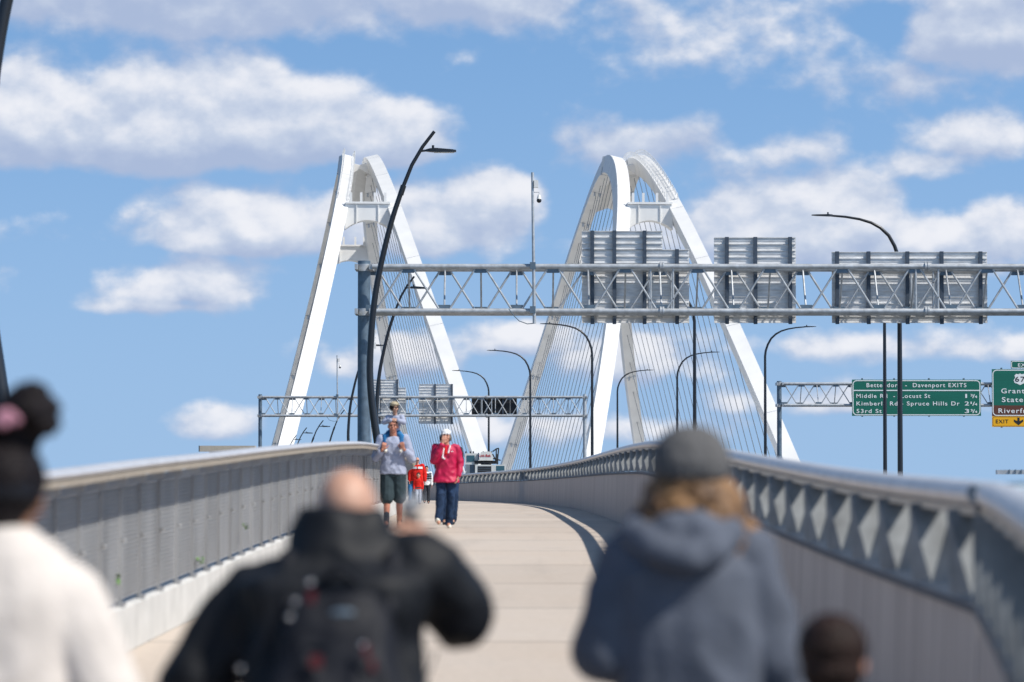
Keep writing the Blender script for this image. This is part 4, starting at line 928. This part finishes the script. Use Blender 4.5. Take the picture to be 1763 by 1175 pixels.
# --- person hidden behind her
d = 62.0; h = 1.66; x = (774 - CX) * d / F
r = empty('person', (x, d, gzp(d)), 'person in dark clothes mostly hidden behind the woman in magenta, one hand showing', 'person')
J = skeleton(h, -1); J['head'] = V(-.10, 0, 1.50); J['wrr'] = V(.20, -.10, 1.03); J['elr'] = V(.21, .0, 1.15); J['anr'] = V(.06, .08, .08); J['wrl'] = V(-.16, -.1, .9)
bo, P, H, fw, sd_, hk, k = body(r, J, h, -1, M['skin_c'], vox=.009)
shirt(r, P, k, -1, M['c_black'], w=.95, sl=(.065, .055, .045), sleeve=.9); trousers(r, P, k, -1, M['c_jean'], full=.97); shoes(r, P, k, -1, M['c_dgrey'])
Fig().sphere(H + V(0, .01, .04), (.085, .1, .085)).grow('hair', M['h_brown'], bo, .008)
bp = empty('shoulder_bag', P['shr'] + V(.03, -.02, -.3), 'dark red and white strap bag hanging beside the magenta sleeve', 'bag')
g = Fig(); g.cap(P['shr'] + V(.03, -.10, 0), .018, P['shr'] + V(.055, -.12, -.30), .018); g.grow('strap', M['c_dkred'], bp, .007); Fig().cap(P['shr'] + V(.05, -.12, -.28), .02, P['shr'] + V(.09, -.12, -.42), .016).grow('strap_end', M['c_white'], bp, .007)
# --- red father, boy, others
d = 136.0; h = 1.82; x = (718.5 - CX) * d / F
r = empty('person', (x, d, gzp(d)), 'man in a red pullover with a white chest band and dark sunglasses', 'person')
J = skeleton(h, -1); J['wrl'] = V(-.30, -.03, .90); J['wrr'] = V(.30, -.03, .90); J['ell'] = V(-.29, .02, 1.16); J['elr'] = V(.29, .02, 1.16)
bo, P, H, fw, sd_, hk, k = body(r, J, h, -1, M['skin_a'], vox=.011); face(bo, H, fw, sd_, hk, True)
shirt(r, P, k, -1, M['c_red'], w=1.22, hem=P['pel'].z - .05, belly=.03, sl=(.095, .085, .06), fold=.012, name='pullover', vox=.011, collar=.0)
g = MB(); zc = P['chest'].z + .07
for a, b in ((-.20, -.02), (.03, .21)):
    n = 8; g.sweep([[(P['chest'].x + a + (b - a) * i / n, d - .165 + abs(a + (b - a) * i / n) ** 2 * 1.5 - e, zc + z) for e, z in ((0, -.04), (.012, -.04), (.012, .045), (0, .045))] for i in range(n + 1)])
g.build('chest_band', M['c_white'], r)
trousers(r, P, k, -1, M['c_jean'], full=.97, vox=.011); shoes(r, P, k, -1, M['c_dgrey'])
Fig().sphere(H + V(0, .035, .03), (.084, .07, .075)).grow('hair', M['h_grey'], bo, .009)
def simple(px_, d, h, lab, sk, top, leg, hair, cat='person', w=1.0, belt=False, hatm=None, extra=None, leg2=None):
    x = (px_ - CX) * d / F; r = empty('person', (x, d, gzp(d)), lab, cat); J = skeleton(h, -1)
    J['knl'] += V(0, -.05, 0); J['anl'] += V(0, -.1, .03)
    if extra: J.update(extra)
    bo, P, H, fw, sd_, hk, k = body(r, J, h, -1, sk, vox=.010); face(bo, H, fw, sd_, hk)
    shirt(r, P, k, -1, top, w=w, sl=(.08, .07, .055), sleeve=.9, vox=.010, name='shirt')
    trousers(r, P, k, -1, leg, full=.97, vox=.010); shoes(r, P, k, -1, M['c_dgrey'])
    Fig().sphere(H + V(0, .02, .045), (.086 * hk, .095 * hk, .08 * hk)).grow('hair', hair, bo, .009, fold=.004, fs=30)
    if belt: Fig().loft([(P['pel'].x, P['pel'].y, P['pel'].z + .0, .2 * k, .15 * k), (P['pel'].x, P['pel'].y, P['pel'].z + .035, .2 * k, .15 * k)]).grow('belt', M['black'], r, .008)
    return r, P
simple(720.5, 131, 1.17, 'boy in a red top and pale trousers in front of the man in red', M['skin_a'], M['c_red'], M['c_pale'], M['h_brown'], belt=True, w=1.05)
rp, P = simple(734.5, 139, 1.5, 'person in a black and white striped top right of the man in red', M['skin_a'], M['c_white'], M['c_dgrey'], M['h_brown'], w=.9)
g = MB()
for z in (.72, .66, .60): 
    zz_ = rp.location.z + z * 1.5 + .1; g.tube([(P['chest'].x - .19, 138.9, zz_), (P['chest'].x, 138.86, zz_ - .01), (P['chest'].x + .2, 138.9, zz_)], .028, 8)
g.build('stripes', M['black'], rp)
simple(709.5, 141, 1.6, 'person in blue jeans mostly hidden left of the man in red', M['skin_a'], M['c_dgrey'], M['c_jeanlight'], M['h_brown'], w=.8, extra={'head': V(.06, 0, 1.3), 'neck': V(.04, 0, 1.2), 'shl': V(-.1, 0, 1.15), 'shr': V(.14, 0, 1.15), 'chest': V(0, 0, 1.0), 'pel': V(0, 0, .85)})
# --- foreground: crouching photographer, back view
d = 8.6; s = F / d; zg = gzp(d)
def loc(x, y, dd=d): return px(x, y, dd)
r = empty('person', (-.42, d, zg), 'bald man in a black jacket crouching slightly with a raised right hand, seen from behind', 'person')
o = V(-.42, d, zg)
J = skeleton(1.76, 1)
J['head'] = loc(594, 893) - o + V(0, .10, 0); J['neck'] = loc(590, 928) - o; J['chest'] = loc(575, 1030) - o + V(0, -.06, 0); J['pel'] = V(-.0, -.28, .80)
J['shl'] = loc(440, 1040) - o; J['shr'] = loc(722, 985) - o; J['ell'] = loc(338, 1175) - o + V(0, -.02, 0); J['wrl'] = V(-.36, .22, .93)
J['elr'] = loc(800, 1055) - o + V(0, .08, 0); J['wrr'] = loc(730, 972) - o + V(0, .24, 0)
J['hpl'] = V(-.09, -.26, .78); J['hpr'] = V(.09, -.26, .78); J['knl'] = V(-.13, .10, .45); J['knr'] = V(.13, .12, .45); J['anl'] = V(-.13, -.10, .08); J['anr'] = V(.13, -.06, .08)
bo, P, H, fw, sd_, hk, k = body(r, J, 1.76, 1, M['skin_c'], (('r', (V(-.25, .1, 1), V(-.6, .3, 0), V(-.5, -1, 0), .9)),), vox=.008, hs=1.02)
face(bo, H, fw, sd_, hk)
g = Fig(); g.loft([(P['pel'].x, P['pel'].y, P['pel'].z - .08, .21, .17), (P['pel'].x, P['pel'].y + .08, P['pel'].z + .12, .22, .17), (P['chest'].x, P['chest'].y, P['chest'].z - .1, .225, .16), (P['chest'].x, P['chest'].y, P['chest'].z + .04, .235, .15), (P['neck'].x, P['neck'].y - .02, P['neck'].z - .05, .15, .11), (P['neck'].x, P['neck'].y, P['neck'].z + .035, .112, .10), (P['neck'].x, P['neck'].y + .01, P['neck'].z + .07, .098, .095)])
for s_ in 'lr': g.cap(P['shl'].lerp(P['shr'], .25 if s_ == 'l' else .75) + V(0, 0, .03), .085, P['sh' + s_], .088); g.cap(P['sh' + s_], .096, P['el' + s_], .092); g.cap(P['el' + s_], .092, P['el' + s_].lerp(P['wr' + s_], .85), .055)
g.grow('jacket', M['c_black'], r, .009, fold=.018, fs=6.5, it=4)
trousers(r, P, k, 1, M['c_jean'], full=.97); shoes(r, P, k, 1, M['c_dgrey'])
Fig().sphere(H + V(0, -.004, -.012), (.0775, .089, .052)).grow('hair', M['h_grey'], bo, .007)
BK = empty('backpack', loc(575, 1175) + V(0, -.2, 0), 'black backpack with buckles and dark red pull tabs on the bald man\'s back', 'backpack')
g = Fig(); cx0 = loc(590, 0).x; y0 = d - .20
g.loft([(cx0, y0 - .10, zg + .62, .14, .08), (cx0, y0 - .11, zg + .72, .165, .11), (cx0, y0 - .09, zg + .95, .165, .11), (cx0, y0 - .03, zg + 1.10, .145, .09), (cx0, y0 + .0, zg + 1.21, .10, .06)], pw=3)
g.grow('bag', M['c_black2'], BK, .008, fold=.010, fs=9)
g = Fig(); g.loft([(cx0, y0 - .21, zg + .68, .10, .03), (cx0, y0 - .23, zg + .8, .115, .04), (cx0, y0 - .19, zg + .93, .10, .03)], pw=3); g.grow('front_pocket', M['c_black2'], BK, .008, fold=.006)
for e in (-1, 1):
    g = Fig(); pts = [V(cx0 + e * .12, y0 + .0, zg + 1.17), V(cx0 + e * .13, y0 + .10, zg + 1.30), V(cx0 + e * .14, y0 + .24, zg + 1.24), V(cx0 + e * .17, y0 + .28, zg + 1.0)]
    for a, b in zip(pts, pts[1:]): g.cap(a, .022, b, .022)
    g.grow('strap', M['c_black2'], BK, .008)
g = Fig(); g.cap(V(cx0 - .05, y0 + .0, zg + 1.23), .01, V(cx0, y0 - .02, zg + 1.27), .01); g.cap(V(cx0, y0 - .02, zg + 1.27), .01, V(cx0 + .05, y0, zg + 1.23), .01); g.grow('carry_loop', M['c_black2'], BK, .005)
for (bx_, by_) in ((535, 1003), (510, 1035), (500, 1062), (415, 1150), (625, 1110)): 
    p = loc(bx_, by_, d - .36); MB().sphere(p, (.0065, .004, .005), 10, 6).build('buckle', M['steelglint'], BK, True)
for (bx_, by_, w_) in ((545, 1138, .014), (632, 1120, .007), (642, 1145, .007), (537, 1028, .008)): p = loc(bx_, by_, d - .37); MB().box((p.x - w_, p.y - .005, p.z - .014), (p.x + w_, p.y + .005, p.z + .014)).build('pull_tab', M['c_dkred'], BK)
p = loc(590, 1055, d - .36); MB().sphere(p, (.03, .006, .009), 12, 6).build('reflective_patch', M['galv_dark'], BK, True)
q0 = loc(752, 1118, d - .05); MB().tube([q0, loc(745, 1140, d - .05), loc(737, 1160, d - .08), loc(728, 1185, d - .1), loc(700, 1215, d - .2)], .0028, 6).build('cable', M['black'], BK)
W_r = P['wrr']; hp = loc(704, 898, d + .28)
CM = empty('camera', hp, 'small black camera with a grey furry microphone held up in the bald man\'s right hand', 'camera')
MB().box(hp + V(-.025, -.03, -.065), hp + V(.028, .04, .012)).build('camera_body', M['black'], CM)
MB().tube([hp + V(0, .04, -.02), hp + V(0, .085, -.02)], .024, 16).build('lens', M['black'], CM, True)
Fig().cap(hp + V(.0, -.02, .035), .022, hp + V(.012, .04, .05), .022).grow('furry_microphone', M['fur'], CM, .005, fold=.004, fs=60)
# --- foreground woman in beanie
d = 8.85; zg = gzp(d); o = V(.455, d, zg)
r = empty('person', o, 'woman in grey beanie and grey blue hooded top with curly golden hair, from behind', 'person')
h = 1.64; J = skeleton(h, 1)
def L2(x, y, dy=0.): return px(x, y, d) - o + V(0, dy, 0)
J['head'] = L2(1190, 818, .02); J['neck'] = L2(1185, 905); J['shl'] = L2(1085, 968); J['shr'] = L2(1285, 962); J['chest'] = L2(1185, 1040); J['ell'] = L2(1035, 1125, -.03); J['wrl'] = V(-.17, .22, 1.0)
J['elr'] = L2(1335, 1140, -.02); J['wrr'] = V(.28, .06, .78); J['pel'] = V(0, 0, .86)
bo, P, H, fw, sd_, hk, k = body(r, J, h, 1, M['skin_c'], vox=.008); face(bo, H, fw, sd_, hk)
g = Fig(); g.loft([(P['pel'].x, d, P['pel'].z - .1, .20, .15), (P['pel'].x, d, P['pel'].z + .1, .19, .145), (P['chest'].x, d, P['chest'].z - .05, .195, .14), (P['chest'].x, d, P['chest'].z + .08, .20, .13), (P['neck'].x, d, P['neck'].z - .045, .135, .10), (P['neck'].x, d, P['neck'].z + .01, .08, .08)])
for s_ in 'lr': g.cap(P['shl'].lerp(P['shr'], .25 if s_ == 'l' else .75), .072, P['sh' + s_], .078); g.cap(P['sh' + s_], .078, P['el' + s_], .072); g.cap(P['el' + s_], .072, P['el' + s_].lerp(P['wr' + s_], .9), .05)
jk = g.grow('hooded_top', M['c_hoodie'], r, .009, fold=.016, fs=6, it=4, seed=4.)
g = Fig(); nk = P['neck']
hoodp = [nk + V(-.11, .05, -.0), nk + V(-.135, -.05, -.02), nk + V(-.085, -.125, -.055), nk + V(-.02, -.155, -.085), nk + V(.05, -.13, -.06), nk + V(.10, -.06, -.02), nk + V(.09, .04, .0)]
for a, b in zip(hoodp, hoodp[1:]): g.cap(a, .042, b, .042)
g.cap(nk + V(-.04, -.08, -.02), .06, nk + V(.03, -.08, -.02), .06); g.grow('hood', M['c_hoodie'], jk, .008, fold=.008, fs=10)
trousers(r, P, k, 1, M['c_jean'], full=.97); shoes(r, P, k, 1, M['shoe'])
g = Fig(); g.loft([(H.x, H.y - .005, H.z - .008, .098, .112), (H.x, H.y - .005, H.z + .03, .101, .115), (H.x, H.y, H.z + .075, .092, .104), (H.x, H.y, H.z + .105, .068, .08), (H.x, H.y, H.z + .125, .03, .035)]); g.grow('beanie', M['c_beanie'], r, .006, fold=.003, fs=30)
g = Fig(); rn = random.Random(3)
for i in range(80):
    a = rn.uniform(R(-200), R(20)); c0 = H + V(.085 * math.cos(a), .09 * math.sin(a), -.01); q = c0; ph = rn.uniform(0, 6); L = rn.uniform(.11, .19) * (1.2 if c0.x > H.x else .8)
    for j in range(6):
        t = (j + 1) / 6; q2 = V(c0.x + (c0.x - H.x) * .5 * t + .017 * math.sin(ph + j * 1.7) + .03 * t * (c0.x > H.x), c0.y - .02 * t + .012 * math.cos(ph + j * 1.7), c0.z - L * t); g.cap(q, .012, q2, .011 - .004 * t, 6); q = q2
g.grow('hair', M['h_gold'], bo, .006, fold=.003, fs=60, it=1)
# --- boy in front right
d = 7.8; zg = gzp(d); h = 1.22; x = px(1434, 0, d).x; o = V(x, d, zg)
r = empty('person', o, 'boy with short brown hair at the lower right, seen from behind', 'person')
J = skeleton(h, 1); J['head'] = px(1434, 1136, d) - o
bo, P, H, fw, sd_, hk, k = body(r, J, h, 1, M['skin_a'], vox=.007, turn=.35, hs=.98); face(bo, H, fw, sd_, hk)
g = Fig(); g.sphere(H + V(-.004, -.008, .028), (.078, .092, .078), 20, 14); g.sphere(H + V(-.006, -.03, -.022), (.070, .068, .055), 16, 12); g.grow('hair', M['h_brown'], bo, .006, fold=.004, fs=45)
shirt(r, P, k, 1, M['c_dgrey'], name='shirt'); trousers(r, P, k, 1, M['c_jean'], full=.97); shoes(r, P, k, 1, M['shoe'])
# --- girl at the left edge
d = 8.0; zg = gzp(d); h = 1.58; x = px(5, 0, d).x; o = V(x, d, zg)
r = empty('person', o, 'person in cream fleece with a black hair bun and pink hair tie', 'person')
J = skeleton(h, 1)
def L3(x_, y_, dy=0.): return px(x_, y_, d) - o + V(0, dy, 0)
J['head'] = L3(13, 845, .0); J['neck'] = L3(-5, 925); J['shr'] = L3(115, 1035); J['shl'] = L3(-130, 1035); J['chest'] = L3(-10, 1080); J['elr'] = L3(185, 1200, -.03); J['ell'] = L3(-200, 1200, -.03); J['wrr'] = V(.2, .2, .85)
bo, P, H, fw, sd_, hk, k = body(r, J, h, 1, M['skin_b'], vox=.008, turn=.85); face(bo, H, fw, sd_, hk)
g = Fig(); g.loft([(P['pel'].x, d, P['pel'].z - .08, .20, .15), (P['chest'].x, d, P['chest'].z - .08, .21, .15), (P['chest'].x, d, P['chest'].z + .07, .21, .14), (P['neck'].x, d, P['neck'].z - .04, .15, .11), (P['neck'].x, d, P['neck'].z + .02, .085, .085)])
for s_ in 'lr': g.cap(P['shl'].lerp(P['shr'], .25 if s_ == 'l' else .75), .085, P['sh' + s_], .09); g.cap(P['sh' + s_], .09, P['el' + s_], .085); g.cap(P['el' + s_], .085, P['el' + s_].lerp(P['wr' + s_], .9), .055)
g.grow('fleece', M['c_cream'], r, .009, fold=.014, fs=6, it=4, seed=9.)
trousers(r, P, k, 1, M['c_jean'], full=.97); shoes(r, P, k, 1, M['shoe'])
g = Fig(); g.sphere(H + V(-.008, -.012, .026), (.097, .108, .098), 20, 14); g.sphere(H + V(-.025, -.035, -.04), (.075, .07, .06), 14, 10)
hr = g.grow('hair', M['h_black'], bo, .007, fold=.006, fs=30)
g = Fig(); bc = px(52, 712, d - .03)
for i in range(46):
    a, b_ = rn.uniform(0, 6.28), rn.uniform(-1, 1); v = V(math.cos(a) * math.sqrt(1 - b_ * b_), math.sin(a) * math.sqrt(1 - b_ * b_), b_); w_ = v.cross(V(rn.uniform(-1, 1), rn.uniform(-1, 1), rn.uniform(-1, 1))).normalized()
    g.cap(bc + v * .046, .014, bc + v * .060 + w_ * .026, .011, 6); g.cap(bc + v * .060 + w_ * .026, .011, bc + v * .045 + w_ * .05, .007, 6)
g.sphere(bc, (.064, .058, .062)); g.sphere(bc + V(-.05, .0, -.02), (.05, .05, .05)); g.cap(bc - V(0, 0, .03), .035, H + V(.01, -.02, .07), .05); g.grow('bun', M['h_black'], hr, .006, fold=.004, fs=40, it=1)
bt = px(14, 722, d - .09); g = Fig()
for i in range(10):
    a, b_ = i / 9 * 4.2 - .4, (i + 1) / 9 * 4.2 - .4; g.cap(bt + V(.020 * math.cos(a), -.0, .012 * math.sin(a)), .012, bt + V(.020 * math.cos(b_), 0, .012 * math.sin(b_)), .012, 8)
g.grow('hair_tie', M['c_pink'], hr, .006, fold=.003, fs=40)
g = Fig(); g.loft([(H.x - .012, H.y - .012, H.z - .02, .093, .107), (H.x - .012, H.y - .012, H.z + .03, .095, .109)]); g.grow('headband', M['c_black2'], r, .006)

bpy.data.scenes.remove(TS)
